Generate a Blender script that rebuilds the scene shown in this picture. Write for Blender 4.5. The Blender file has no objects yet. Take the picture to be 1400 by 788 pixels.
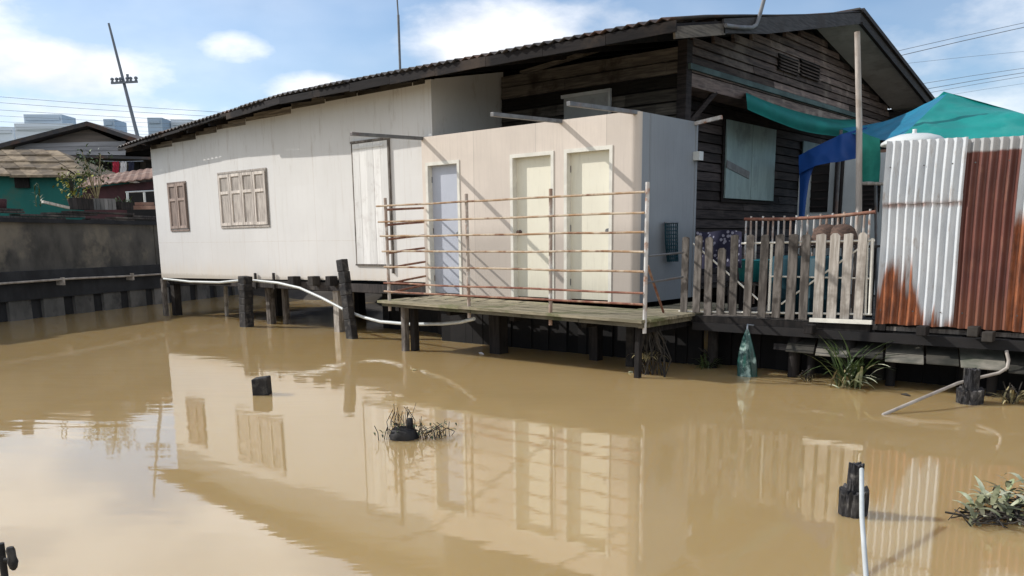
import bpy, math, random
from mathutils import Vector, Matrix, noise as MN
random.seed(7)
R = math.radians
scene = bpy.context.scene
col = scene.collection

# ---------------------------------------------------------------- camera calibration
# world: x runs along the house front (to the right), y into the house, z up, water at z = 0
F_PX, CX, CY, EYE = 1150.0, 700.0, 546.0, 1.65
dn = Vector(((771-CX)/F_PX, -(6600-CY)/F_PX, 1.0)).normalized()
zc = -dn
yc = (Vector((0, 0, 1)) - zc.z*zc).normalized()
xc = Vector((1, 0, 0)); xc = (xc - xc.dot(zc)*zc - xc.dot(yc)*yc).normalized()
def ray0(x, y):
    c = Vector(((x-CX)/F_PX, (CY-y)/F_PX, 1.0))
    return Vector((xc.dot(c), yc.dot(c), zc.dot(c)))
u = -ray0(-672, 342); u.z = 0; u.normalize()
w = Vector((-u.y, u.x, 0))                       # into the house
d0 = ray0(838, 412); t0 = (.81-EYE)/d0.z
O = Vector((d0.x*t0, d0.y*t0, 0))
def tw(v): return Vector((v.dot(u), v.dot(w), v.z))
CAM = tw(Vector((0, 0, EYE)) - O)
def ray(x, y): return tw(ray0(x, y))
def FL(x, y, z=0.0):
    d = ray(x, y); return CAM + d*((z-CAM.z)/d.z)
def WALL(x, y, yy):
    d = ray(x, y); return CAM + d*((yy-CAM.y)/d.y)
def SIDE(x, y, xx):
    d = ray(x, y); return CAM + d*((xx-CAM.x)/d.x)
def DIST(x, y, dist):
    return CAM + ray(x, y)*(dist/ray0(x, y).y)
VYAW = math.atan2(tw(Vector((1, 0, 0))).y, tw(Vector((1, 0, 0))).x)   # direction square to the lens

cd = bpy.data.cameras.new('camera'); cam = bpy.data.objects.new('camera', cd); col.objects.link(cam)
def cax(v): return tw(Vector((xc.dot(v), yc.dot(v), zc.dot(v))))
rx, uy, fz = cax(Vector((1, 0, 0))), cax(Vector((0, 1, 0))), cax(Vector((0, 0, 1)))
m = Matrix.Identity(4)
for i in range(3):
    m[i][0], m[i][1], m[i][2], m[i][3] = rx[i], uy[i], -fz[i], CAM[i]
cam.matrix_world = m
cd.sensor_width = 36; cd.lens = F_PX/1400*36; cd.shift_y = (CY-394)/1400
cd.clip_start = .05; cd.clip_end = 4000
scene.camera = cam

# ---------------------------------------------------------------- materials
def nn(nt, t, **k):
    n = nt.nodes.new(t)
    for a, b in k.items(): setattr(n, a, b)
    return n
def base_mat(name):
    M = bpy.data.materials.new(name); M.use_nodes = True
    nt = M.node_tree; nt.nodes.clear()
    out = nn(nt, 'ShaderNodeOutputMaterial'); b = nn(nt, 'ShaderNodeBsdfPrincipled')
    nt.links.new(b.outputs[0], out.inputs[0])
    return M, nt, b
def mixc(nt, fac, a, b, mode='MIX'):
    n = nn(nt, 'ShaderNodeMix', data_type='RGBA', blend_type=mode)
    for sock, v in ((0, fac), (6, a), (7, b)):
        if hasattr(v, 'links'): nt.links.new(v, n.inputs[sock])
        elif isinstance(v, (int, float)): n.inputs[sock].default_value = v
        else: n.inputs[sock].default_value = (*v, 1)
    return n.outputs[2]
def mth(nt, op, a, b=None, c=None, clamp=False):
    n = nn(nt, 'ShaderNodeMath', operation=op, use_clamp=clamp)
    for i, v in enumerate((a, b, c)):
        if v is None: continue
        if hasattr(v, 'links'): nt.links.new(v, n.inputs[i])
        else: n.inputs[i].default_value = v
    return n.outputs[0]
def mapr(nt, v, a, b, c=0, d=1):
    n = nn(nt, 'ShaderNodeMapRange', interpolation_type='SMOOTHSTEP')
    nt.links.new(v, n.inputs[0])
    for i, x in enumerate((a, b, c, d)): n.inputs[i+1].default_value = x
    return n.outputs[0]
def noise(nt, scale, stretch=(1, 1, 1), detail=6, rough=.6, off=(0, 0, 0)):
    tc = nn(nt, 'ShaderNodeTexCoord'); mp = nn(nt, 'ShaderNodeMapping')
    mp.inputs['Scale'].default_value = stretch; mp.inputs['Location'].default_value = off
    nt.links.new(tc.outputs['Object'], mp.inputs[0])
    n = nn(nt, 'ShaderNodeTexNoise'); n.inputs['Scale'].default_value = scale
    n.inputs['Detail'].default_value = detail; n.inputs['Roughness'].default_value = rough
    nt.links.new(mp.outputs[0], n.inputs['Vector'])
    return n.outputs[0]
def obj_xyz(nt):
    tc = nn(nt, 'ShaderNodeTexCoord'); s = nn(nt, 'ShaderNodeSeparateXYZ')
    nt.links.new(tc.outputs['Object'], s.inputs[0]); return s.outputs
def finish(nt, b, c, rough, bump=0, src=None, spec=.3, dist=.02):
    at = nn(nt, 'ShaderNodeAttribute', attribute_name='tone')
    c = mixc(nt, 1.0, c, at.outputs['Color'], 'MULTIPLY')
    nt.links.new(c, b.inputs['Base Color'])
    b.inputs['Roughness'].default_value = rough
    b.inputs['Specular IOR Level'].default_value = spec
    if bump and src is not None:
        bp = nn(nt, 'ShaderNodeBump'); bp.inputs['Strength'].default_value = bump
        bp.inputs['Distance'].default_value = dist
        nt.links.new(src, bp.inputs['Height']); nt.links.new(bp.outputs[0], b.inputs['Normal'])
def mat(name, c1, c2, scale=4, stretch=(1, 1, 1), rough=.8, bump=.3, spec=.25, lo=.35, hi=.65, dirt=None, dscale=1.5, metal=0):
    M, nt, b = base_mat(name)
    n = noise(nt, scale, stretch)
    c = mixc(nt, mapr(nt, n, lo, hi), c1, c2)
    if dirt:
        n2 = noise(nt, dscale, (1, 1, 1), 5, .65, (7, 3, 1))
        c = mixc(nt, mapr(nt, n2, .5, .68), c, dirt)
    finish(nt, b, c, rough, bump, n, spec)
    b.inputs['Metallic'].default_value = metal
    return M
MT = {}
MT['wood_grey'] = mat('weathered_wood', (.185, .165, .148), (.075, .065, .057), 5, (4, 4, .8), dirt=(.05, .042, .036), dscale=4)
MT['wood_pale'] = mat('pale_wood', (.42, .39, .35), (.26, .23, .20), 6, (6, 6, .6), dirt=(.16, .14, .12))
MT['pole_wood'] = mat('pole_wood', (.46, .41, .37), (.34, .30, .27), 4, (4, 4, .4), dirt=(.26, .21, .17))
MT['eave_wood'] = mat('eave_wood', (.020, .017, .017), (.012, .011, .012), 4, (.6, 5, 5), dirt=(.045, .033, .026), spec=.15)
MT['wood_dark'] = mat('dark_wood', (.030, .026, .025), (.014, .013, .013), 5, (4, 4, .6), dirt=(.05, .045, .04), spec=.15)
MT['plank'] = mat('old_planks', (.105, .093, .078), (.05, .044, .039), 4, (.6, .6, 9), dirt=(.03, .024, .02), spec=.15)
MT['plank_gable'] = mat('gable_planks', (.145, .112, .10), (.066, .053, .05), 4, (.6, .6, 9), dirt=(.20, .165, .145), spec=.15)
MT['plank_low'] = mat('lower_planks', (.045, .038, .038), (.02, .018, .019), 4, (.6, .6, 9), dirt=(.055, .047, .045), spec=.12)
MT['barge'] = mat('grey_board', (.075, .073, .076), (.042, .041, .043), 5, (.7, .7, 8), dirt=(.05, .045, .045))
MT['soffit'] = mat('soffit_board', (.55, .56, .56), (.45, .46, .46), 2, (1, 1, 1), dirt=(.36, .36, .36))
MT['trim'] = mat('teal_grey_trim', (.10, .15, .15), (.06, .085, .085), 4, (1, .5, 1))
MT['roof'] = mat('roof_iron', (.035, .036, .042), (.060, .052, .048), 3, (1, 1, 1), .65, .2, dirt=(.09, .045, .03))
MT['shutter_teal'] = mat('pale_teal_paint', (.30, .41, .42), (.24, .33, .34), 3, (1, 3, .6), .6, .1, dirt=(.18, .24, .25))
MT['shutter_wood'] = mat('bleached_shutter', (.55, .50, .45), (.33, .29, .26), 7, (5, 5, .5), dirt=(.46, .42, .38))
MT['shutter_brown'] = mat('brown_shutter', (.34, .265, .225), (.20, .155, .135), 7, (5, 5, .5), dirt=(.22, .18, .16))
MT['hatch'] = mat('peeling_white', (.74, .73, .71), (.66, .65, .63), 4, (5, 5, .4), .7, .2, dirt=(.60, .58, .56), dscale=5)
MT['cream'] = mat('cream_door', (.72, .69, .56), (.68, .65, .53), 1.5, (1, 1, 1), .45, .03, spec=.4, dirt=(.63, .60, .49))
MT['lilac'] = mat('lilac_door', (.44, .465, .535), (.40, .425, .49), 1.5, (1, 1, 1), .45, .03, spec=.4)
def M_door(name, c1, c2):
    M, nt, b = base_mat(name); x, y, z = obj_xyz(nt)[:3]
    n = noise(nt, 1.5); st = noise(nt, 6, (4, 4, .4), 6, .7)
    c = mixc(nt, mapr(nt, n, .3, .7), c1, c2)
    c = mixc(nt, mth(nt, 'MULTIPLY', mapr(nt, st, .52, .75), .35), c, tuple(v*.72 for v in c2))
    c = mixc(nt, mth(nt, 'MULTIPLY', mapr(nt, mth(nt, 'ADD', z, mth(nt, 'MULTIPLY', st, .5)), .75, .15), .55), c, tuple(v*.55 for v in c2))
    finish(nt, b, c, .5, .05, st, .35, .005); return M
MT['cream'] = M_door('cream_door_paint', (.74, .71, .59), (.70, .665, .55)); MT['lilac'] = M_door('lilac_door_paint', (.45, .475, .545), (.41, .435, .50))
MT['frame_white'] = mat('frame_white', (.72, .70, .63), (.62, .60, .54), 6, (1, 1, 1), .5, .1)
MT['steel'] = mat('grey_steel', (.16, .165, .17), (.10, .10, .105), 8, (1, 1, 1), .5, .1, spec=.5, dirt=(.16, .09, .06))
MT['steel_pale'] = mat('pale_steel', (.62, .61, .60), (.42, .40, .38), 8, (1, 1, .4), .5, .1, dirt=(.32, .16, .09), dscale=6)
MT['rust_rail'] = mat('rusty_rail', (.33, .205, .115), (.50, .42, .32), 5, (1, 1, 1), .75, .2, dirt=(.17, .075, .04), dscale=3)
MT['rust_red'] = mat('red_rust_rail', (.17, .065, .045), (.30, .16, .11), 5, (1, 1, 1), .8, .2, dirt=(.40, .28, .2), dscale=4)
MT['rust_post'] = mat('rusty_post', (.46, .42, .38), (.30, .20, .15), 6, (1, 1, .4), .7, .2, dirt=(.60, .58, .55), dscale=5)
MT['deck'] = mat('mossy_deck', (.36, .315, .225), (.19, .17, .115), 4, (.6, 7, 3), .85, .3, dirt=(.15, .155, .075), dscale=2)
MT['hose'] = mat('hose_plastic', (.50, .53, .53), (.40, .42, .41), 3, (1, 1, 1), .4, .05, spec=.5)
MT['pipe_old'] = mat('old_pipe', (.42, .38, .34), (.26, .23, .20), 6, (1, 1, 1), .6, .1)
MT['concrete'] = mat('stained_concrete', (.10, .094, .085), (.04, .039, .037), 1.2, (1, 1, .6), .9, .3, dirt=(.17, .15, .12), dscale=.8)
MT['concrete_dark'] = mat('dark_concrete', (.035, .037, .042), (.02, .021, .024), 2, (1, 1, .6), .8, .3)  # darker concrete tone for ledge, waler, coping, pile gaps and canal wall
MT['pile'] = mat('pile_concrete', (.16, .155, .15), (.09, .09, .088), 2, (1, 1, .5), .9, .3, dirt=(.05, .05, .05))
MT['slab'] = mat('mossy_slab', (.13, .12, .10), (.06, .06, .05), 4, (1, 1, 1), .9, .3, dirt=(.055, .06, .045))
MT['mud'] = mat('mud', (.055, .045, .033), (.03, .025, .02), 2, (1, 1, 1), .9, .5)
MT['ground'] = mat('soil', (.17, .15, .11), (.09, .10, .05), .4, (1, 1, 1), .95, .3)
MT['teal_tarp'] = mat('teal_tarp', (.008, .25, .225), (.005, .19, .175), 1.6, (1, 1, 1), .5, .25, spec=.35, dirt=(.03, .26, .235))
MT['blue_tarp'] = mat('blue_tarp', (.012, .075, .30), (.010, .055, .23), 1.6, (1, 1, 1), .5, .15, spec=.35)
MT['cyan_tarp'] = mat('cyan_tarp', (.010, .18, .30), (.008, .14, .24), 1.6, (1, 1, 1), .5, .15, spec=.35)
MT['awning'] = mat('awning_cloth', (.006, .19, .17), (.005, .14, .13), 1.6, (1, 1, 1), .7, .15)
MT['green_net'] = mat('green_net', (.02, .22, .17), (.012, .14, .11), 3, (1, 1, 1), .7, .2)
MT['white_plastic'] = mat('white_plastic', (.62, .65, .64), (.54, .57, .56), 2, (1, 1, 1), .4, .03, spec=.4)
MT['hut'] = mat('hut_paint', (.55, .60, .62), (.45, .50, .52), 2, (1, 1, .5), .7, .1)
MT['black'] = mat('tarred_black', (.012, .012, .014), (.03, .028, .027), 8, (1, 1, .6), .7, .6, dirt=(.07, .065, .06), dscale=9)
MT['near_black'] = mat('near_black_shade', (.012, .012, .013), (.02, .018, .018), 2)  # near-black for openings, also painted on timbers and backings as deep shade
MT['teal_wall'] = mat('teal_wall', (.016, .125, .11), (.012, .09, .085), .7, (1, 1, .4), .8, .1, dirt=(.04, .11, .09))
MT['thatch'] = mat('old_tile', (.26, .205, .14), (.13, .10, .068), 3, (1, 1, 1), .9, .4, dirt=(.12, .10, .08), dscale=1)
MT['siding'] = mat('grey_siding', (.38, .38, .40), (.27, .27, .29), 1, (.4, 1, 5), .8, .1)
MT['siding_brown'] = mat('brown_siding', (.22, .185, .165), (.13, .115, .105), 1, (.4, 1, 5), .8, .1)
MT['rust_roof'] = mat('rust_roof', (.23, .145, .11), (.13, .075, .058), 1.5, (1, 1, 1), .85, .2, dirt=(.30, .22, .18))
MT['maroon'] = mat('maroon_wall', (.075, .032, .037), (.05, .024, .028), 2)
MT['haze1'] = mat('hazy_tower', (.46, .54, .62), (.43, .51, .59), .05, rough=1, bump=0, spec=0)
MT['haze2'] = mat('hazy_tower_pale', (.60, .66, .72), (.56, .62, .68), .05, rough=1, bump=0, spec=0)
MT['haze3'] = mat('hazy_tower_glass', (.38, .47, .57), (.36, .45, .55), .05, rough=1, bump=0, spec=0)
MT['wire'] = mat('cable', (.20, .225, .26), (.16, .18, .21), 1, rough=.8, bump=0)
MT['red_cloth'] = mat('red_cloth', (.42, .03, .06), (.30, .02, .04), 4)
MT['white_cloth'] = mat('white_cloth', (.68, .66, .66), (.55, .53, .54), 4)
MT['navy_cloth'] = mat('navy_cloth', (.02, .025, .05), (.03, .03, .05), 4)
MT['leaf'] = mat('leaf_green', (.065, .095, .03), (.032, .055, .016), 12, rough=.5, bump=0, spec=.4)
MT['leaf_pale'] = mat('leaf_pale', (.50, .50, .37), (.22, .26, .13), 9, rough=.45, bump=0, spec=.5)
MT['leaf_dry'] = mat('leaf_dry', (.34, .29, .15), (.17, .14, .075), 12, rough=.7, bump=0)
MT['leaf_yellow'] = mat('leaf_yellow', (.26, .26, .05), (.14, .16, .04), 5, rough=.6, bump=0)
MT['leaf_olive'] = mat('leaf_olive', (.20, .20, .12), (.09, .10, .05), 10, rough=.55, bump=0)
MT['twig'] = mat('wet_twig', (.045, .038, .03), (.022, .02, .018), 9, rough=.7, bump=0)
MT['drum'] = mat('blue_green_plastic', (.007, .045, .065), (.005, .032, .045), 2, rough=.6, bump=.03, spec=.25)
MT['tub'] = mat('turquoise_plastic', (.03, .30, .33), (.025, .24, .27), 2, rough=.4, bump=.03, spec=.5)
MT['basket'] = mat('brown_wicker', (.13, .08, .06), (.06, .04, .032), 14, (1, 1, 3), .8, .5)
MT['net_bag'] = mat('green_bag', (.012, .075, .062), (.006, .03, .026), 9, (3, 3, .4), .35, .6, spec=.6, dirt=(.30, .42, .38), dscale=8)

def M_white_wall():
    M, nt, b = base_mat('white_painted_boards')
    x, y, z = obj_xyz(nt)[:3]
    n = noise(nt, .9); st = noise(nt, 3, (3, 3, .25)); fine = noise(nt, 25)
    c = mixc(nt, mapr(nt, n, .3, .7), (.675, .665, .65), (.625, .615, .60))
    c = mixc(nt, mth(nt, 'MULTIPLY', mapr(nt, st, .5, .75), .35), c, (.56, .54, .51))
    # seams between the sheets: uprights every 1.22 m and one low horizontal
    fx = mth(nt, 'ABSOLUTE', mth(nt, 'SUBTRACT', mth(nt, 'FRACT', mth(nt, 'DIVIDE', mth(nt, 'ADD', x, mth(nt, 'MULTIPLY', n, .02)), 1.22)), .5))
    sx = mapr(nt, fx, .003, .008, 1, 0)
    sz = mapr(nt, mth(nt, 'ABSOLUTE', mth(nt, 'SUBTRACT', mth(nt, 'ADD', z, mth(nt, 'MULTIPLY', n, .03)), 1.68)), .003, .009, 1, 0)
    sm = mth(nt, 'MULTIPLY', mth(nt, 'MAXIMUM', sx, sz), mapr(nt, st, .3, .6, .1, .55))
    c = mixc(nt, sm, c, (.52, .47, .42))
    wn = nn(nt, 'ShaderNodeTexWhiteNoise', noise_dimensions='2D'); cv = nn(nt, 'ShaderNodeCombineXYZ')
    nt.links.new(mth(nt, 'FLOOR', mth(nt, 'ADD', mth(nt, 'DIVIDE', x, 1.22), .5)), cv.inputs[0]); nt.links.new(mth(nt, 'FLOOR', mth(nt, 'ADD', z, -.68)), cv.inputs[1]); nt.links.new(cv.outputs[0], wn.inputs['Vector'])
    c = mixc(nt, mth(nt, 'MULTIPLY', wn.outputs['Value'], .22), c, (.60, .58, .55))
    low = mth(nt, 'MULTIPLY', mapr(nt, mth(nt, 'ADD', z, mth(nt, 'MULTIPLY', st, .6)), 1.65, 1.10), .50)
    c = mixc(nt, low, c, (.60, .51, .40))
    dr = noise(nt, 6, (2.2, 1, .12), 4, .6, (2, 2, 2))
    c = mixc(nt, mth(nt, 'MULTIPLY', mapr(nt, dr, .58, .74), .30), c, (.50, .45, .40))
    tide = mth(nt, 'MULTIPLY', mapr(nt, mth(nt, 'ADD', z, mth(nt, 'MULTIPLY', fine, .10)), 1.06, .98), .45)
    c = mixc(nt, tide, c, (.30, .26, .20))
    ru = mth(nt, 'MULTIPLY', mapr(nt, noise(nt, 4, (2.5, 1, .4), 5, .7, (5, 5, 5)), .54, .72), mapr(nt, z, 2.6, 3.4, .0, .55))
    c = mixc(nt, ru, c, (.42, .38, .34))
    finish(nt, b, c, .75, .12, fine, .25, .01)
    return M
MT['white_wall'] = M_white_wall()
def M_booth(name, c1, c2, dk):
    M, nt, b = base_mat(name)
    x, y, z = obj_xyz(nt)[:3]
    n = noise(nt, 1.3); st = noise(nt, 5, (5, 5, .25), 6, .7); fine = noise(nt, 30)
    c = mixc(nt, mapr(nt, n, .3, .7), c1, c2)
    c = mixc(nt, mth(nt, 'MULTIPLY', mapr(nt, st, .45, .75), .5), c, dk)
    fx = mth(nt, 'ABSOLUTE', mth(nt, 'SUBTRACT', mth(nt, 'FRACT', mth(nt, 'DIVIDE', mth(nt, 'ADD', x, .33), 1.2)), .5))
    c = mixc(nt, mth(nt, 'MULTIPLY', mapr(nt, fx, .002, .007, 1, 0), .5), c, tuple(v*.6 for v in dk))
    wn = nn(nt, 'ShaderNodeTexWhiteNoise', noise_dimensions='1D'); nt.links.new(mth(nt, 'FLOOR', mth(nt, 'ADD', mth(nt, 'DIVIDE', mth(nt, 'ADD', x, .33), 1.2), .5)), wn.inputs['W'])
    c = mixc(nt, mth(nt, 'MULTIPLY', wn.outputs['Value'], .5), c, tuple(v*.9 for v in dk))
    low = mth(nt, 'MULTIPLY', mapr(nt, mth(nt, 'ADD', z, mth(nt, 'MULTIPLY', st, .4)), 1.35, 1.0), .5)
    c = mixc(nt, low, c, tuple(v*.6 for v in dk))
    finish(nt, b, c, .8, .12, fine, .2, .01)
    return M
MT['booth'] = M_booth('fibre_cement', (.70, .62, .545), (.62, .55, .485), (.50, .445, .395))
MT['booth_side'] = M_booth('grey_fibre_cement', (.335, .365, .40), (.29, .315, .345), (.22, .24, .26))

def M_sheet(name, kind):
    M, nt, b = base_mat(name)
    x, y, z = obj_xyz(nt)[:3]
    n = noise(nt, 5, (1, 1, .35), 6, .65); n2 = noise(nt, 14, (1, 1, .3), 6, .7); big = noise(nt, 9, (1, 1, .06), 3, .5)
    rust = mixc(nt, mapr(nt, n2, .35, .65), (.30, .10, .04), (.12, .042, .022))
    zinc = mixc(nt, mapr(nt, n, .3, .7), (.60, .62, .64), (.47, .50, .53))
    zinc = mixc(nt, mth(nt, 'MULTIPLY', mapr(nt, n2, .54, .72), .7), zinc, (.30, .25, .21))
    brown = mixc(nt, mapr(nt, n, .3, .7), (.165, .060, .046), (.10, .038, .030))
    brown = mixc(nt, mth(nt, 'MULTIPLY', mapr(nt, n2, .5, .72), .5), brown, (.22, .10, .06))
    if kind == 0:
        # rust climbing unevenly from the foot, most of it on the left half
        lim = mth(nt, 'ADD', mth(nt, 'MULTIPLY', mapr(nt, mth(nt, 'ABSOLUTE', mth(nt, 'SUBTRACT', x, .27)), .30, .12), .40), mth(nt, 'MULTIPLY', mapr(nt, big, .42, .62), .26))
        f = mapr(nt, mth(nt, 'SUBTRACT', mth(nt, 'ADD', z, mth(nt, 'MULTIPLY', mth(nt, 'ADD', n2, n), .22)), lim), .32, .10)
        band = mth(nt, 'MULTIPLY', mapr(nt, mth(nt, 'ABSOLUTE', mth(nt, 'SUBTRACT', mth(nt, 'ADD', z, mth(nt, 'MULTIPLY', n, .05)), 1.285)), .004, .045, 1, 0), mapr(nt, n, .3, .65, .1, .75))
        c = mixc(nt, mth(nt, 'MAXIMUM', f, band), zinc, rust)
    elif kind == 1:
        top = mapr(nt, mth(nt, 'ADD', z, mth(nt, 'MULTIPLY', n2, .04)), 1.76, 1.79)
        c = mixc(nt, top, brown, tuple(v*.62 for v in (.62, .62, .62)))
        low = mth(nt, 'MULTIPLY', mapr(nt, mth(nt, 'ADD', z, mth(nt, 'MULTIPLY', n2, .5)), .75, .2), .6)
        c = mixc(nt, low, c, (.24, .10, .055))
    else:
        f = mapr(nt, mth(nt, 'ADD', z, mth(nt, 'MULTIPLY', n, .5)), 1.5, 1.25)
        c = mixc(nt, f, zinc, rust)
    finish(nt, b, c, .5, .1, n2, .45, .004)
    return M
def M_water():
    M, nt, b = base_mat('muddy_water')
    n = noise(nt, .22, (1, 1, 1), 4)
    c = mixc(nt, mapr(nt, n, .3, .7), (.475, .345, .168), (.435, .316, .154))
    nt.links.new(c, b.inputs['Base Color'])
    b.inputs['Subsurface Weight'].default_value = 1.0; b.inputs['Subsurface Radius'].default_value = (.20, .16, .10); b.inputs['Subsurface Scale'].default_value = 1.6
    b.inputs['Roughness'].default_value = .03; b.inputs['IOR'].default_value = 2.05
    b.inputs['Specular IOR Level'].default_value = .5
    # ripples run square to the line of sight
    tc = nn(nt, 'ShaderNodeTexCoord'); h = None
    for sc, st, rot, wgt in ((2.2, (.35, 1.0, 1), 32, 1.0), (7, (.30, 1.0, 1), 44, .50), (.7, (.5, 1, 1), 20, 1.5)):
        mp = nn(nt, 'ShaderNodeMapping'); mp.vector_type = 'TEXTURE'
        mp.inputs['Rotation'].default_value = (0, 0, R(rot)); mp.inputs['Scale'].default_value = (1/st[0], 1, 1)
        nt.links.new(tc.outputs['Object'], mp.inputs[0])
        t = nn(nt, 'ShaderNodeTexNoise'); t.inputs['Scale'].default_value = sc; t.inputs['Detail'].default_value = 2.5
        nt.links.new(mp.outputs[0], t.inputs['Vector'])
        v = mth(nt, 'MULTIPLY', t.outputs[0], wgt)
        h = v if h is None else mth(nt, 'ADD', h, v)
    # calmer and livelier patches
    patch = mapr(nt, noise(nt, .18, (1, 1, 1), 2, .5, (3, 8, 0)), .35, .65, .45, 1.0)
    h = mth(nt, 'MULTIPLY', h, patch)
    # a breeze ruffles the water towards the left bank
    tg = nn(nt, 'ShaderNodeTexCoord'); dv = nn(nt, 'ShaderNodeVectorMath', operation='DISTANCE'); nt.links.new(tg.outputs['Object'], dv.inputs[0])
    c0 = FL(-60, 560); dv.inputs[1].default_value = (c0.x, c0.y, 3.0)
    br = mapr(nt, dv.outputs['Value'], 6.0, 1.5, 0, 1)
    mp = nn(nt, 'ShaderNodeMapping'); mp.vector_type = 'TEXTURE'; mp.inputs['Rotation'].default_value = (0, 0, R(30)); mp.inputs['Scale'].default_value = (4, 1, 1)
    nt.links.new(tg.outputs['Object'], mp.inputs[0]); t = nn(nt, 'ShaderNodeTexNoise'); t.inputs['Scale'].default_value = 4.2; t.inputs['Detail'].default_value = 1.5
    nt.links.new(mp.outputs[0], t.inputs['Vector'])
    h = mth(nt, 'ADD', h, mth(nt, 'MULTIPLY', mth(nt, 'MULTIPLY', t.outputs[0], br), 1.3))
    bp = nn(nt, 'ShaderNodeBump'); bp.inputs['Strength'].default_value = .18; bp.inputs['Distance'].default_value = .011
    nt.links.new(h, bp.inputs['Height']); nt.links.new(bp.outputs[0], b.inputs['Normal'])
    return M
MT['water'] = M_water()
def M_cloth():
    M, nt, b = base_mat('patterned_cloth')
    tc = nn(nt, 'ShaderNodeTexCoord'); v = nn(nt, 'ShaderNodeTexVoronoi'); v.inputs['Scale'].default_value = 16
    nt.links.new(tc.outputs['Object'], v.inputs['Vector'])
    c = mixc(nt, mapr(nt, v.outputs['Distance'], .28, .36), (.20, .20, .26), (.015, .015, .035))
    finish(nt, b, c, .9); return M
MT['pattern'] = M_cloth()

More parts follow.
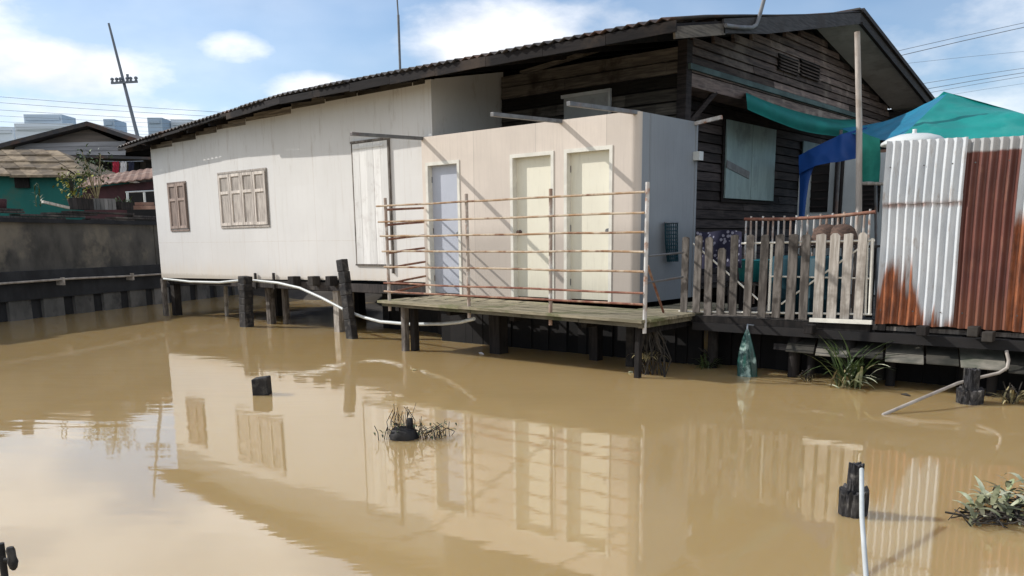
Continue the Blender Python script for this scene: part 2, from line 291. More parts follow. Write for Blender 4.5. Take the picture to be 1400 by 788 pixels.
# ---------------------------------------------------------------- mesh builder
class MB:
    def __init__(s): s.v = []; s.f = []; s.t = []; s.sm = []
    def add(s, vs, fs, tone=1.0, smooth=False):
        b = len(s.v); s.v += [Vector(p) for p in vs]
        for f in fs: s.f.append([b+i for i in f]); s.t.append(tone); s.sm.append(smooth)
        return s
    def box(s, a, b, tone=1.0):
        x0, y0, z0 = a; x1, y1, z1 = b
        vs = [(x, y, z) for z in (z0, z1) for y in (y0, y1) for x in (x0, x1)]
        return s.add(vs, [(0, 2, 3, 1), (4, 5, 7, 6), (0, 1, 5, 4), (1, 3, 7, 5), (3, 2, 6, 7), (2, 0, 4, 6)], tone)
    def bar(s, a, b, wd, th, up=(0, 0, 1), tone=1.0, wd2=None):
        a, b = Vector(a), Vector(b); d = (b-a).normalized(); up = Vector(up)
        if abs(d.dot(up)) > .98: up = Vector((0, 1, 0))
        r = d.cross(up).normalized(); q = r.cross(d)
        w2 = wd if wd2 is None else wd2
        vs = [p + r*sx*k/2 + q*sy*th/2 for p, k in ((a, wd), (b, w2)) for sx, sy in ((-1, -1), (1, -1), (1, 1), (-1, 1))]
        return s.add(vs, [(3, 2, 1, 0), (4, 5, 6, 7), (0, 1, 5, 4), (1, 2, 6, 5), (2, 3, 7, 6), (3, 0, 4, 7)], tone)
    def tube(s, pts, r, n=8, tone=1.0, rr=None, smooth=True):
        pts = [Vector(p) for p in pts]; b = len(s.v); vs = []; fs = []
        prev = None
        for i, p in enumerate(pts):
            d = (pts[min(i+1, len(pts)-1)] - pts[max(i-1, 0)]).normalized()
            ref = Vector((0, 0, 1)) if abs(d.z) < .9 else Vector((0, 1, 0))
            a = d.cross(ref).normalized() if prev is None else (prev - d*prev.dot(d)).normalized()
            prev = a; c = d.cross(a); k = r if rr is None else rr[i]
            for j in range(n):
                an = 2*math.pi*j/n; vs.append(p + a*math.cos(an)*k + c*math.sin(an)*k)
        for i in range(len(pts)-1):
            for j in range(n):
                fs.append((i*n+j, i*n+(j+1) % n, (i+1)*n+(j+1) % n, (i+1)*n+j))
        s.add(vs, fs, tone, smooth)
        L = len(pts)-1
        s.add(vs[:n], [tuple(range(n))[::-1]], tone); s.add(vs[L*n:], [tuple(range(n))], tone)
        return s
    def prism(s, poly, ext, tone=1.0):
        """poly: list of 3-D points (planar), ext: extrusion vector"""
        p = [Vector(q) for q in poly]; e = Vector(ext); n = len(p)
        fs = [tuple(range(n))[::-1], tuple(range(n, 2*n))] + [(i, (i+1) % n, n+(i+1) % n, n+i) for i in range(n)]
        return s.add(p + [q+e for q in p], fs, tone)
    def lathe(s, c, prof, n=20, tone=1.0):
        c = Vector(c); vs = []; fs = []
        for r_, z in prof:
            for j in range(n): vs.append(c + Vector((r_*math.cos(2*math.pi*j/n), r_*math.sin(2*math.pi*j/n), z)))
        for i in range(len(prof)-1):
            for j in range(n): fs.append((i*n+j, i*n+(j+1) % n, (i+1)*n+(j+1) % n, (i+1)*n+j))
        return s.add(vs, fs, tone, True)
    def grid(s, rows, tone=1.0, smooth=True):
        n = len(rows[0]); vs = [p for r_ in rows for p in r_]
        fs = [(i*n+j, i*n+j+1, (i+1)*n+j+1, (i+1)*n+j) for i in range(len(rows)-1) for j in range(n-1)]
        return s.add(vs, fs, tone, smooth)
    def rough(s, amt, z=True):
        for p in s.v: p += Vector((random.uniform(-amt, amt), random.uniform(-amt, amt), random.uniform(-amt, amt) if z else 0))
        return s
    def build(s, name, mt, parent=None, bevel=0, solid=0):
        off = Vector((0, 0, 0)); q = parent
        Mi = Matrix.Identity(4)
        chain = []
        while q is not None: chain.append(q); q = q.parent
        for q in reversed(chain): Mi = Mi @ q.matrix_basis
        inv = Mi.inverted()
        if parent is None:     # origin at the foot of the thing
            c = sum(s.v, Vector((0, 0, 0)))/len(s.v); off = Vector((c.x, c.y, min(p.z for p in s.v)))
        me = bpy.data.meshes.new(name)
        me.from_pydata([tuple((inv @ p) - off) for p in s.v], [], s.f)
        at = me.attributes.new('tone', 'FLOAT', 'FACE')
        for i, t in enumerate(s.t): at.data[i].value = t
        for i, p in enumerate(me.polygons): p.use_smooth = s.sm[i]
        me.materials.append(MT[mt] if isinstance(mt, str) else mt); me.update()
        o = bpy.data.objects.new(name, me); o.location = off; o.parent = parent
        col.objects.link(o)
        if solid:
            md = o.modifiers.new('thickness', 'SOLIDIFY'); md.thickness = solid
        if bevel:
            md = o.modifiers.new('bevel', 'BEVEL'); md.width = bevel; md.segments = 2; md.limit_method = 'ANGLE'
        return o
def tag(o, label, cat, group=None):
    o['label'] = label; o['category'] = cat
    if group: o['group'] = group
    return o
def thing(name, label, cat, loc, group=None, rz=0):
    o = bpy.data.objects.new(name, None); col.objects.link(o)
    o.location = loc; o.rotation_euler = (0, 0, rz); o.empty_display_size = .2
    return tag(o, label, cat, group)
def struct(o): o['kind'] = 'structure'; return o
def V(*a): return Vector(a)
U = random.uniform

def blade(mb, p, az, L, bend, wd, tone=1, tilt=R(75), n=6):
    d = V(math.cos(az), math.sin(az), 0); s_ = V(-d.y, d.x, 0); el = tilt; q = Vector(p); L1, L2 = [], []
    for i in range(n+1):
        f = i/n; ww = wd*math.sin(math.pi*min(.97, .12+.88*f))**.8*.5+.0005
        L1.append(q+s_*ww); L2.append(q-s_*ww)
        q = q + (d*math.cos(el)+V(0, 0, math.sin(el)))*(L/n); el -= bend/n
    mb.grid([L1, L2], tone, True)
def clump(p, n, Lr, wd, bend, tilt, spread, mb=None, az=None):
    mb = mb or MB()
    for i in range(n):
        a = U(0, 2*math.pi) if az is None else U(*az)
        blade(mb, Vector(p)+V(U(-spread, spread), U(-spread, spread), 0), a, U(*Lr), U(*bend), wd*U(.7, 1.3), U(.6, 1.5), U(*tilt))
    return mb

# ---------------------------------------------------------------- setting
DECK_Z = .78
mb = MB(); S_ = 900
mb.box((-S_, -S_, -3), (S_, S_, 0))
water = struct(mb.build('water', 'water'))
# land behind the retaining wall, out to the horizon
E0 = V(-14.0, -2.9, 0); ED = V(-.44, .898, 0); EN = V(.898, .44, 0)       # foot line of the wall, its outward normal
def EK(k, z=0, out=0): p = E0 + ED*k + EN*out; return V(p.x, p.y, z)
mb = MB(); GZ = 2.06
a, b = EK(-40, GZ, -.3), EK(18, GZ, -.3)
mb.add([a, b, (90, b.y, GZ), (1500, b.y, GZ), (1500, 1500, GZ), (-1500, 1500, GZ), (-1500, a.y, GZ)], [(0, 6, 5, 1), (1, 5, 4, 3, 2)])
struct(mb.build('ground', 'ground'))
mb = MB()
rows = []
for yy, zz in ((4.6, -.25), (6, .15), (8, .45), (10, .6), (b.y+.2, .8)):
    rows.append([V(x, yy+U(-.3, .3), zz+U(-.07, .07)) for x in [-21.5+i*1.1 for i in range(60)]])
mb.grid(rows)
struct(mb.build('mud_bank', 'mud'))
mb = MB(); mb.box((-24, b.y-.05, .2), (90, b.y+.3, GZ+.02))
tag(mb.build('canal_wall', 'concrete_dark'), 'dark concrete canal wall behind the stilt house', 'wall')

# ---------------------------------------------------------------- retaining wall on the left
rw = thing('retaining_wall', 'stained grey concrete retaining wall along the canal left of the white house', 'wall', EK(0))
mb = MB()
def eb(k0, k1, z0, z1, o0, o1, tone=1, mb=None):
    p = [EK(k0, z0, o0), EK(k1, z0, o0), EK(k1, z0, o1), EK(k0, z0, o1)]
    mb.prism(p, (0, 0, z1-z0), tone)
for i in range(9):
    eb(-38+i*6.2, -38+i*6.2+6.19, 1.08, 2.15, -.30, .02*(i % 2), U(.85, 1.15), mb)
mb.build('upper_panel', 'concrete', rw)
mb = MB(); eb(-38, 17.8, .86, 1.08, -.3, .22, 1, mb); mb.build('ledge', 'concrete_dark', rw)
mb = MB(); eb(-38, 17.8, .44, .858, -.3, .10, 1, mb); mb.build('waler', 'concrete_dark', rw)
mb = MB(); eb(-38, 17.8, 2.15, 2.24, -.34, .1, .8, mb); mb.build('coping', 'concrete_dark', rw)
mb = MB(); k = -38
mb2 = MB()
while k < 17:
    wd = .62
    eb(k, k+wd, -.6, .44, -.3, .06, U(.7, 1.2), mb); eb(k+wd, k+wd+.36, -.6, .438, -.3, -.02, U(.7, 1), mb2); k += wd+.36
mb.build('sheet_pile', 'pile', rw); mb2.build('pile_gap', 'concrete_dark', rw)
wp = thing('water_pipe', 'thin grey water pipe clipped along the dark ledge of the retaining wall', 'pipe', EK(-3, .86, .3))
mb = MB(); mb.tube([EK(-30+i*2, .84+.02*math.sin(i*1.7), .27) for i in range(24)], .028, 6); mb.build('pipe', 'pipe_old', wp)
for k in (-4.3, -2.2, -.7, 1.6, 4, 6.5):
    mb = MB(); eb(k, k+.05, .72, .9, .1, .31, 1, mb); mb.build('bracket', 'pipe_old', wp)

# ---------------------------------------------------------------- stilt house
house = thing('stilt_house', 'white boarded house on stilts with dark plank gable and rusty iron roof', 'house', (-6, 4, 0))
WY = .10                                    # front wall plane
def eave_y(x):
    P = [(-13.4, -.30), (-10, -.34), (-6.5, -.53), (-3.5, -.50), (-2, -.42), (0, -.25), (1.2, -.12)]
    for (a, c), (b_, d) in zip(P, P[1:]):
        if x <= b_: return c + (d-c)*max(0, (x-a))/(b_-a)
    return P[-1][1]
def droop(x): return -.39*((max(0, -6.5-x))/6.7)**1.25
def roof_z(x, y): return (4.26 + .195*y if y < 6.4 else 4.26+.195*6.4 - .2*(y-6.4)) + droop(x)
XL, XR = -13.35, .88
# roof: corrugated iron, both slopes
mb = MB(); nx = int((XR-XL)/.038)
for seg in ((0, 6.4), (6.4, 11.4)):
    rows = []
    for j in range(7):
        r_ = []
        for i in range(nx+1):
            x = XL + (XR-XL)*i/nx
            y0 = eave_y(x) + (.025*math.sin(int(x/.8)*2.3) if seg[0] == 0 else 0) if seg[0] == 0 else seg[0]
            y = y0 + (seg[1]-y0)*j/6
            zz = roof_z(x, y) + .021*math.cos(2*math.pi*x/.152) + .02*math.sin(x*.9+j) * (1 if 0 < j < 6 else .4)
            r_.append(V(x, y, zz))
        rows.append(r_)
    mb.grid(rows)
roof = mb.build('roof', 'roof', house, solid=-.012)
mb = MB()
for i in range(15):
    x0 = XL + i*(XR-XL)/15; mb.bar((x0, 6.4, 5.53+droop(x0)), (x0+(XR-XL)/15+.02, 6.4, 5.53+droop(x0+.95)), .30, .03, tone=U(.8, 1.2))
mb.build('ridge_cap', 'roof', roof)
# rafters, purlins and eave boards under the iron
x = -13.0
while x < .9:
    y0 = eave_y(x)+.06; mb = MB()
    mb.bar((x, y0, roof_z(x, y0)-.10), (x, 6.3, roof_z(x, 6.3)-.10), .06, .11, tone=U(.6, 1.3)); x += .92
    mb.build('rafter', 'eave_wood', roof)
for yy in (.0, .55, 1.15):
    mb = MB()
    for i in range(8):
        x0 = XL+.1+i*1.76; x1 = x0+1.74
        y_ = yy if yy else None
        ya, yb = (yy, yy) if yy else (eave_y(x0)+.12, eave_y(x1)+.12)
        mb.bar((x0, ya, roof_z(x0, ya)-.045), (x1, yb, roof_z(x1, yb)-.045), .09, .04, tone=U(.5, 1.5))
    mb.build('purlin', 'eave_wood', roof)
mb = MB()
for i in range(15):
    x0 = -13.3+i*.95; x1 = x0+.945; bh = .05 if x0 < -9 else (.11 if x0 < -5 else .13)
    mb.bar((x0, eave_y(x0)+.03, roof_z(x0, eave_y(x0))-.025-bh/2), (x1, eave_y(x1)+.03, roof_z(x1, eave_y(x1))-.025-bh/2+U(-.012, .012)), .025, bh, tone=U(.6, 1.5))
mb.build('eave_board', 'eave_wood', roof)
# white front wall + return + left end
def topz(x, y): return roof_z(x, y)-.16
xs = [-12.55+i*(12.55-3.5)/14 for i in range(15)]
mb = MB()
mb.prism([V(-12.55, WY, .87), V(-9, WY, .91), V(-5.3, WY, .97), V(-3.5, WY, .97)] + [V(x, WY, topz(x, WY)) for x in reversed(xs)], (0, .08, 0))
mb.build('front_wall', 'white_wall', house)
mb = MB()
mb.prism([V(-3.58, WY+.082, .97), V(-3.58, 1.83, .97), V(-3.58, 1.83, topz(-3.5, 1.83)), V(-3.58, WY+.082, topz(-3.5, WY+.08))], (.08, 0, 0))
mb.build('return_wall', 'white_wall', house)
mb = MB(); mb.prism([V(-12.55, WY+.082, .87), V(-12.55, 10.9, .87), V(-12.55, 10.9, topz(-12.55, 10.9)), V(-12.55, 6.4, topz(-12.55, 6.4)), V(-12.55, WY+.082, topz(-12.55, WY+.08))], (.08, 0, 0))
mb.build('end_wall', 'white_wall', house)
# closing boards between wall top and iron
mb = MB(); x = -12.5
while x < -3.7:
    l = U(.8, 1.6); x1 = min(x+l, -3.6)
    mb.box((x, WY-.012, min(topz(x, WY), topz(x1, WY))-.05), (x1-.03, WY-.002, min(topz(x, WY), topz(x1, WY))+.07), U(1.2, 3.2) if x < -7 else U(.5, .9)); x = x1
mb.build('closing_board', 'plank', house)
# shuttered windows
def shutters(tl, br, n, mt, name='window'):
    p0, p1 = WALL(*tl, WY), WALL(*br, WY); x0, x1, z1, z0 = p0.x, p1.x, p0.z, p1.z
    fr = MB(); y = WY-.03
    fr.box((x0-.03, WY-.02, z1), (x1+.03, WY-.001, z1+.035), .8); fr.box((x0-.03, WY-.02, z0-.04), (x1+.03, WY-.001, z0), .9)
    fr.box((x0-.035, WY-.018, z0), (x0-.002, WY-.001, z1), .7); fr.box((x1+.002, WY-.018, z0), (x1+.035, WY-.001, z1), .45)
    f = fr.build(name, mt, house)
    wdt = (x1-x0)/n
    for i in range(n):
        a, b_ = x0+i*wdt+.006, x0+(i+1)*wdt-.006; s = MB(); tn = U(.8, 1.2); e = .055
        dz = U(-.012, .012); zt, zb = z1-.01+dz, z0+.015+dz; zm = zb+(zt-zb)*.62
        s.box((a, y-.006, zb), (a+e, WY-.004, zt), tn*1.15); s.box((b_-e, y-.006, zb), (b_, WY-.004, zt), tn*.95)
        for q in (zb, zm, zt-e): s.box((a+e, y-.004, q), (b_-e, WY-.004, q+e), tn*1.25)
        s.box((a+e, y+.014, zb+e), (b_-e, WY-.003, zm), tn*.88); s.box((a+e, y+.014, zm+e), (b_-e, WY-.003, zt-e), tn*.75)  # recessed panels toned darker, relief shading put into the colour
        s.build('shutter_leaf', mt, f)
    return f
shutters((230, 252.5), (258.5, 313.5), 2, 'shutter_brown')['label'] = 'small brown shuttered window near the left corner'
shutters((299, 239), (368, 307.5), 4, 'shutter_wood')['label'] = 'wide bleached four-leaf shuttered window'
# tall white plank hatch
p0, p1 = WALL(483, 197, WY), WALL(533, 361, WY)
x0, x1, z1, z0 = p0.x, WALL(531, 193, WY).x, p0.z, WALL(493, 361, WY).z
fr = MB(); fr.box((x0-.035, WY-.045, z1), (x1+.04, WY-.001, z1+.035), 1.2); fr.box((x0-.03, WY-.03, z0), (x0-.004, WY-.001, z1), 1.4); fr.box((x1+.004, WY-.04, z0-.15), (x1+.038, WY-.001, z1), 1.0)
fr.box((x0-.05, WY-.03, z0-.03), (x1, WY-.001, z0-.002), .9)
hf = fr.build('hatch', 'wood_grey', house)
mb = MB(); n = 5
for i in range(n):
    a, b_ = x0+(x1-x0)*i/n, x0+(x1-x0)*(i+1)/n
    mb.box((a+.003, WY-.028-U(0, .008), z0), (b_-.003, WY-.004, z1-.01), U(.88, 1.08))
mb.box((x0+.03, WY-.042, z1-.10), (x1-.1, WY-.037, z1-.06), .9)
mb.build('hatch_leaf', 'hatch', hf)
# floor frame, joist ends, stilts
mb = MB(); mb.box((-12.5, WY+.09, .74), (-3.5, WY+.22, .868)); mb.box((-9.6, WY-.02, .76), (-3.55, WY+.07, .905), 2.2)
mb.box((-12.5, 3, .72), (.2, 3.12, .86)); mb.box((-12.5, WY+.3, .86), (.1, 10.8, .90))
mb.build('floor_beam', 'wood_dark', house)
for px_, pw in ((409, .09), (436, .08), (460, .07)):
    p = WALL(px_, 383, WY); mb = MB(); mb.box((p.x-pw, -.10, p.z-.10), (p.x+pw, WY-.025, p.z+.075), 1.2); mb.build('joist_end', 'wood_dark', house, bevel=.01)
for px_ in (352, 377):
    p = WALL(px_, 383, WY); mb = MB(); mb.box((p.x-.025, WY-.06, p.z-.18), (p.x+.02, WY-.025, p.z+.14), 1.3); mb.build('batten', 'wood_dark', house)
for x, y, wd, mt in ((-12.35, .3, .16, 'wood_dark'), (-12.4, .05, .09, 'wood_grey'), (-10.2, 1.6, .2, 'wood_dark'), (-8.6, .35, .13, 'wood_grey'), (-8.3, .5, .10, 'wood_grey'), (-6.2, .2, .15, 'wood_pale'), (-5.95, .25, .12, 'wood_grey'), (-12.3, 3, .2, 'wood_dark'), (-9, 3, .2, 'wood_dark'), (-6, 3, .2, 'wood_dark'), (-3, 3, .2, 'wood_dark'), (-4.2, 1.0, .2, 'wood_dark'), (-1.2, 3, .2, 'wood_dark')):
    mb = MB(); mb.bar((x, y, -.7), (x+U(-.03, .03), y, .855), wd, wd, (0, 1, 0)); mb.build('stilt', mt, house)
# plank wall behind the toilet block
PY = 1.75
mb = MB(); z = .95
zz = [(.95+i*.19, .95+(i+1)*.19) for i in range(18)]
for a, b_ in zz:
    x = -3.45
    while x < -.0:
        l = U(1.1, 2.6); x1 = min(x+l, 0.0)
        tn = U(.55, 1.5)
        if a > 3.95: tn = U(1.6, 2.8)  # top rows painted lighter, as boards catching light
        elif a > 3.68: tn = .22  # row below painted dark, as an unlit void
        t_ = U(0, .012)
        mb.prism([V(x, PY-.034-t_, a), V(x, PY-.006-t_, b_-U(.012, .028)), V(x, PY+.02, b_-.02), V(x, PY+.02, a)], (x1-x-.004, 0, 0), tn); x = x1
pw_ = mb.build('plank_wall', 'plank', house); mb = MB(); mb.box((-3.49, PY+.021, .95), (-.07, PY+.05, 4.36)); mb.build('lap_shade_backing', 'near_black', pw_)  # dark sheet behind the gaps stands in for lap shadows
mb = MB(); mb.bar(WALL(712, 99, PY-.12), WALL(826, 64, PY-.25), .05, .03, tone=2.6); mb.bar(WALL(716, 101, PY-.14), WALL(824, 68, PY-.27), .05, .03, tone=1.8)
mb.build('loose_batten', 'plank', house)
mb = MB(); a, b_ = WALL(774, 131, PY), WALL(835, 128, PY)
mb.box((a.x, PY-.06, 3.0), (b_.x, PY-.034, a.z-.05), .75); mb.box((a.x-.05, PY-.075, a.z-.05), (b_.x+.04, PY-.034, a.z+.0), 1.1); mb.box((b_.x, PY-.075, 3.0), (b_.x+.04, PY-.034, a.z-.052), 1.1)
w_ = mb.build('window', 'soffit', house); w_['label'] = 'grey boarded window in the shaded plank wall'
mb = MB(); mb.box((-.06, PY-.06, .9), (.09, PY+.10, 4.42)); mb.build('corner_post', 'plank_low', house)
# gable
GX = .05
def rake(y): return (4.26+.195*y if y < 6.4 else 4.26+.195*6.4-.2*(y-6.4)) - .13
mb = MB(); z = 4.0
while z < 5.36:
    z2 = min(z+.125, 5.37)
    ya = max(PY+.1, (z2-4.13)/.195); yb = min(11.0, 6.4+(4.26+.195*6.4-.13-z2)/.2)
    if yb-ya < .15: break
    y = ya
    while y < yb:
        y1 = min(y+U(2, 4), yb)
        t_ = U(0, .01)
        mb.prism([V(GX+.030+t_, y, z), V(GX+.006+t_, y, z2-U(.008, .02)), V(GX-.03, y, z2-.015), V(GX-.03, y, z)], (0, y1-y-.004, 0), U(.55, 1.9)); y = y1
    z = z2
gw_ = mb.build('gable_wall', 'plank_gable', house); mb = MB(); mb.prism([V(GX-.06, PY+.2, 4.02), V(GX-.06, 10.8, 4.02), V(GX-.06, 10.8, 4.45), V(GX-.06, 6.4, 5.30), V(GX-.06, PY+.2, 4.40)], (.028, 0, 0)); mb.build('lap_shade_backing', 'near_black', gw_)  # dark sheet painting the shadow lines between gable boards
for a, b_ in (((1064, 73), (1090, 104)), ((1094, 80), (1119, 112))):
    q0, q1 = SIDE(*a, GX+.03), SIDE(*b_, GX+.03)
    mb = MB(); mb.box((GX+.032, q0.y, q1.z), (GX+.045, q1.y, q0.z), .5)
    f = mb.build('vent', 'near_black', house)
    mb = MB()
    for i in range(5):
        zc_ = q1.z+(q0.z-q1.z)*(i+.3)/5; mb.prism([V(GX+.05, q0.y, zc_), V(GX+.085, q0.y, zc_-.03), V(GX+.085, q0.y, zc_-.02), V(GX+.05, q0.y, zc_+.012)], (0, q1.y-q0.y, 0), .8)
    mb.build('louvre', 'plank_gable', f)
mb = MB(); mb.box((GX+.04, PY-.02, 4.02), (GX+.085, 9.0, 4.10)); mb.build('trim_board', 'trim', house)
mb = MB(); mb.box((-.32, PY+.1, 3.80), (GX+.03, 10.9, 3.985), 1.6); mb.build('jetty_beam', 'plank_gable', house)
LX = -.35
mb = MB(); z = .9
while z < 3.8:
    y = PY+.1
    while y < 11:
        y1 = min(y+U(2, 4.5), 11.0); t_ = U(0, .012)
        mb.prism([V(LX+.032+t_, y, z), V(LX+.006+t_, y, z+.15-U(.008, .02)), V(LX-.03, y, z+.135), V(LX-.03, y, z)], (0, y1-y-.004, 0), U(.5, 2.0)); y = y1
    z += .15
lw_ = mb.build('lower_wall', 'plank_low', house); mb = MB(); mb.box((LX-.06, PY+.12, .9), (LX-.031, 10.9, 3.8)); mb.build('lap_shade_backing', 'near_black', lw_)  # dark sheet in place of lap shadows on the lower wall
mb = MB(); mb.bar((-.3, PY+.18, 3.0), (GX, PY+.9, 3.82), .07, .07, tone=1.2); mb.build('strut', 'plank_low', house)
q0, q1 = SIDE(991.5, 163.5, LX+.05), SIDE(1054.5, 275.4, LX+.05)
zt, zb, y0, y1 = q0.z, q1.z, q0.y, q1.y
mb = MB(); mb.box((LX+.045, y0-.06, zb-.06), (LX+.06, y1+.06, zt+.06), .6); wf = mb.build('window', 'plank_low', house)
for i in range(2):
    a, b_ = y0+(y1-y0)*i/2+.008, y0+(y1-y0)*(i+1)/2-.008
    mb = MB(); mb.box((LX+.062, a, zb), (LX+.095, b_, zt), 1.0 if i else .93); mb.build('shutter_leaf', 'shutter_teal', wf, bevel=.006)
q = SIDE(991.5, 224, LX+.1); q2 = SIDE(1024, 240, LX+.1)
mb = MB(); mb.bar((LX+.102, q.y+.05, q.z), (LX+.102, q2.y, q2.z), .012, .12, up=(0, 0, 1)); mb.build('strap', 'steel', wf)
wf['label'] = 'pale teal double shutter closed with a dark strap'
# second pale panel further back by the tarp
mb = MB(); q0, q1 = SIDE(1096, 193, LX+.05), SIDE(1112, 275, LX+.05); mb.box((LX+.062, q0.y, q1.z), (LX+.09, q1.y+.4, q0.z), .6)
mb.build('shutter_leaf', 'shutter_teal', house)
# barge boards and soffit of the gable overhang
BX = .84
mb = MB(); mb.prism([V(BX, 1.25, 4.26+.195*1.25-.02), V(BX, 6.4, 4.26+.195*6.4-.02), V(BX, 6.4, 4.26+.195*6.4-.20), V(BX, 2.6, 4.26+.195*2.6-.25), V(BX, 1.25, 4.26+.195*1.25-.20)], (.035, 0, 0))
mb.build('barge_board', 'barge', house)
mb = MB(); mb.prism([V(BX, 6.41, 5.488), V(BX, 11.4, 4.49), V(BX, 11.4, 4.32), V(BX, 6.41, 5.31)], (.035, 0, 0), .75)
mb.build('barge_board', 'barge', house)
mb = MB(); mb.bar((BX+.05, 6.4, 5.53), (BX+.05, 11.42, 4.53), .07, .07, tone=.8); mb.bar((BX+.04, 11.4, 4.33), (BX+.04, 6.42, 5.32), .06, .05, tone=.5)
mb.build('rake_cap', 'barge', house)
mb = MB(); mb.prism([V(GX+.05, 6.4, 5.36), V(GX+.05, 11.3, 4.38), V(GX+.05, 11.3, 4.36), V(GX+.05, 6.4, 5.34)], (BX-GX-.06, 0, 0))
mb.prism([V(GX+.05, 1.3, 4.40), V(GX+.05, 6.39, 5.36), V(GX+.05, 6.39, 5.34), V(GX+.05, 1.3, 4.38)], (BX-GX-.06, 0, 0), .6)
mb.build('soffit', 'soffit', house)
mb = MB(); mb.box((GX-.3, 10.92, 3.3), (BX, 11.36, 4.355), .5); mb.build('eave_beam', 'barge', house)
mb = MB(); mb.box((GX-.5, 11.37, 4.1), (BX-.002, 11.395, 4.475), .6); mb.build('eave_fascia', 'barge', house)
mb = MB(); mb.bar((BX+.02, -.02, 4.10), (BX+.02, 1.28, 4.36), .03, .14, tone=1.6); mb.build('rake_board', 'plank', house)
mb = MB(); mb.tube([SIDE(992, 35, BX+.07), SIDE(1010, 37.5, BX+.07), SIDE(1028, 38, BX+.07), SIDE(1034, 34, BX+.07), SIDE(1039, 20, BX+.07), SIDE(1046, -6, BX+.07), SIDE(1055, -60, BX+.07)], .028, 8)
tag(mb.build('conduit_pipe', 'steel'), 'bent dark conduit pipe rising from the gable board', 'pipe')
a, b_ = WALL(1172, 44, 1.2), WALL(1174, 290, 1.2)
mb = MB(); mb.tube([V(b_.x+.02, 1.2, .66), b_, a.lerp(b_, .5)+V(.015, 0, 0), a], .05, 10, rr=[.040, .040, .037, .034]); tag(mb.build('tall_pole', 'pole_wood'), 'tall pale wooden pole standing before the gable, left of the iron sheets', 'pole')
am = thing('antenna_mast', 'thin grey antenna mast standing on the iron roof', 'antenna', WALL(547, 93, 1.2))
q = WALL(547, 94, 1.2); mb = MB(); mb.tube([q-V(0, 0, .3), q+V(0, 0, .9)], .022, 6); mb.build('lower_tube', 'steel', am)
q2 = WALL(541, -30, 1.2); mb = MB(); mb.tube([q+V(0, 0, .85), q2], .014, 6); mb.build('upper_tube', 'steel', am)

# ---------------------------------------------------------------- toilet block
tb = thing('toilet_block', 'roofless beige toilet block with three doors behind the rusty railing', 'outhouse', (-1.6, .8, DECK_Z))
BT, B0, BL, BR, BD = 3.25, DECK_Z+.01, -3.65, .36, 1.55
doors = [(-3.56, -2.83, 'lilac', 'lilac grey door with a round handle'), (-1.80, -1.01, 'cream', 'cream door left of the pair'), (-.82, -.03, 'cream', 'cream door nearest the corner')]
DT = 2.85
mb = MB(); xs = [BL] + [v for d in doors for v in d[:2]] + [BR-.1]
for i in range(0, len(xs), 2):
    mb.box((xs[i], 0, B0), (xs[i+1], .1, DT))
mb.box((BL, 0, DT), (BR-.1, .1, BT))
# rounded corner at the right
pts = [V(BR-.1, 0, B0)]+[V(BR-.1+.1*math.sin(a), .1-.1*math.cos(a), B0) for a in [R(k*11.25) for k in range(1, 9)]]+[V(BR-.1, .1, B0)]
mb.prism(pts, (0, 0, BT-B0-.005))
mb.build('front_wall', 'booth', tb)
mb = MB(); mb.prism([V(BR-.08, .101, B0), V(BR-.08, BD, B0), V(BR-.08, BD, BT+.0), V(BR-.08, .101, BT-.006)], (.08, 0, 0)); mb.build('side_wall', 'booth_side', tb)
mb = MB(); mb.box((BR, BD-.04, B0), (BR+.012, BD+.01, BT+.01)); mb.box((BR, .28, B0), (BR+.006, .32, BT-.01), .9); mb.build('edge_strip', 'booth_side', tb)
mb = MB(); mb.box((BL, .101, B0), (BL+.08, BD, BT-.02)); mb.box((BL+.081, BD-.08, B0), (BR-.081, BD, BT)); mb.build('back_wall', 'booth', tb)
mb = MB(); mb.box((BR+.002, BD-.10, 2.72), (BR+.10, BD+.02, 2.84)); mb.build('junction_box', 'white_plastic', tb)
for i, (a, b_, mt, lb) in enumerate(doors):
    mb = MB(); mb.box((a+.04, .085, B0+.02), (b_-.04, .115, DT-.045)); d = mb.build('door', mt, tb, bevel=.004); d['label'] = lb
    mb = MB(); e = .045
    mb.box((a-.005, -.012, B0), (a+e, .118, DT+.005)); mb.box((b_-e, -.012, B0), (b_+.005, .118, DT+.005)); mb.box((a+e, -.012, DT-e), (b_-e, .118, DT+.005))
    mb.build('frame', 'frame_white', d)
    hx = (b_-.10) if i != 1 else a+.10
    mb = MB(); mb.tube([(hx, .086, 1.75), (hx, .045, 1.75), (hx, .03, 1.75), (hx, .022, 1.75)], .03, 12, rr=[.014, .014, .03, .022]); mb.tube([(hx, .084, 1.75), (hx, .079, 1.75)], .038, 12)
    mb.build('handle', 'steel', d)
    sx = a+.043 if i != 1 else b_-.043
    for hz in (1.0, 1.75, 2.55):
        mb = MB(); mb.tube([(sx, .080, hz), (sx, .080, hz+.09)], .011, 6); mb.build('hinge', 'steel', d)
for x in (BL+.02, -.885, .30):
    mb = MB(); mb.bar((x, .1, 3.235), (x, -1.42, 3.185), .055, .05); mb.build('roof_bar', 'steel', tb, bevel=.004)
q = WALL(985, 160, BD-.1); mb = MB(); mb.bar((BR-.2, BD-.06, 3.20), (q.x, BD-.06, q.z), .05, .05); mb.build('roof_bar', 'steel_pale', tb)
kn = thing('keep_net', 'small dark green mesh keep net hanging on the grey side wall', 'net', SIDE(912, 348, BR+.05))
c = SIDE(912, 332, BR+.03); mb = MB()
for i in range(18):
    a = 2*math.pi*i/18; mb.tube([c+V(.06+.05*math.sin(a), .15*math.cos(a)*(1-.012*k*k)+.004*k*k, .26-.13*k) for k in range(5)], .006, 4)
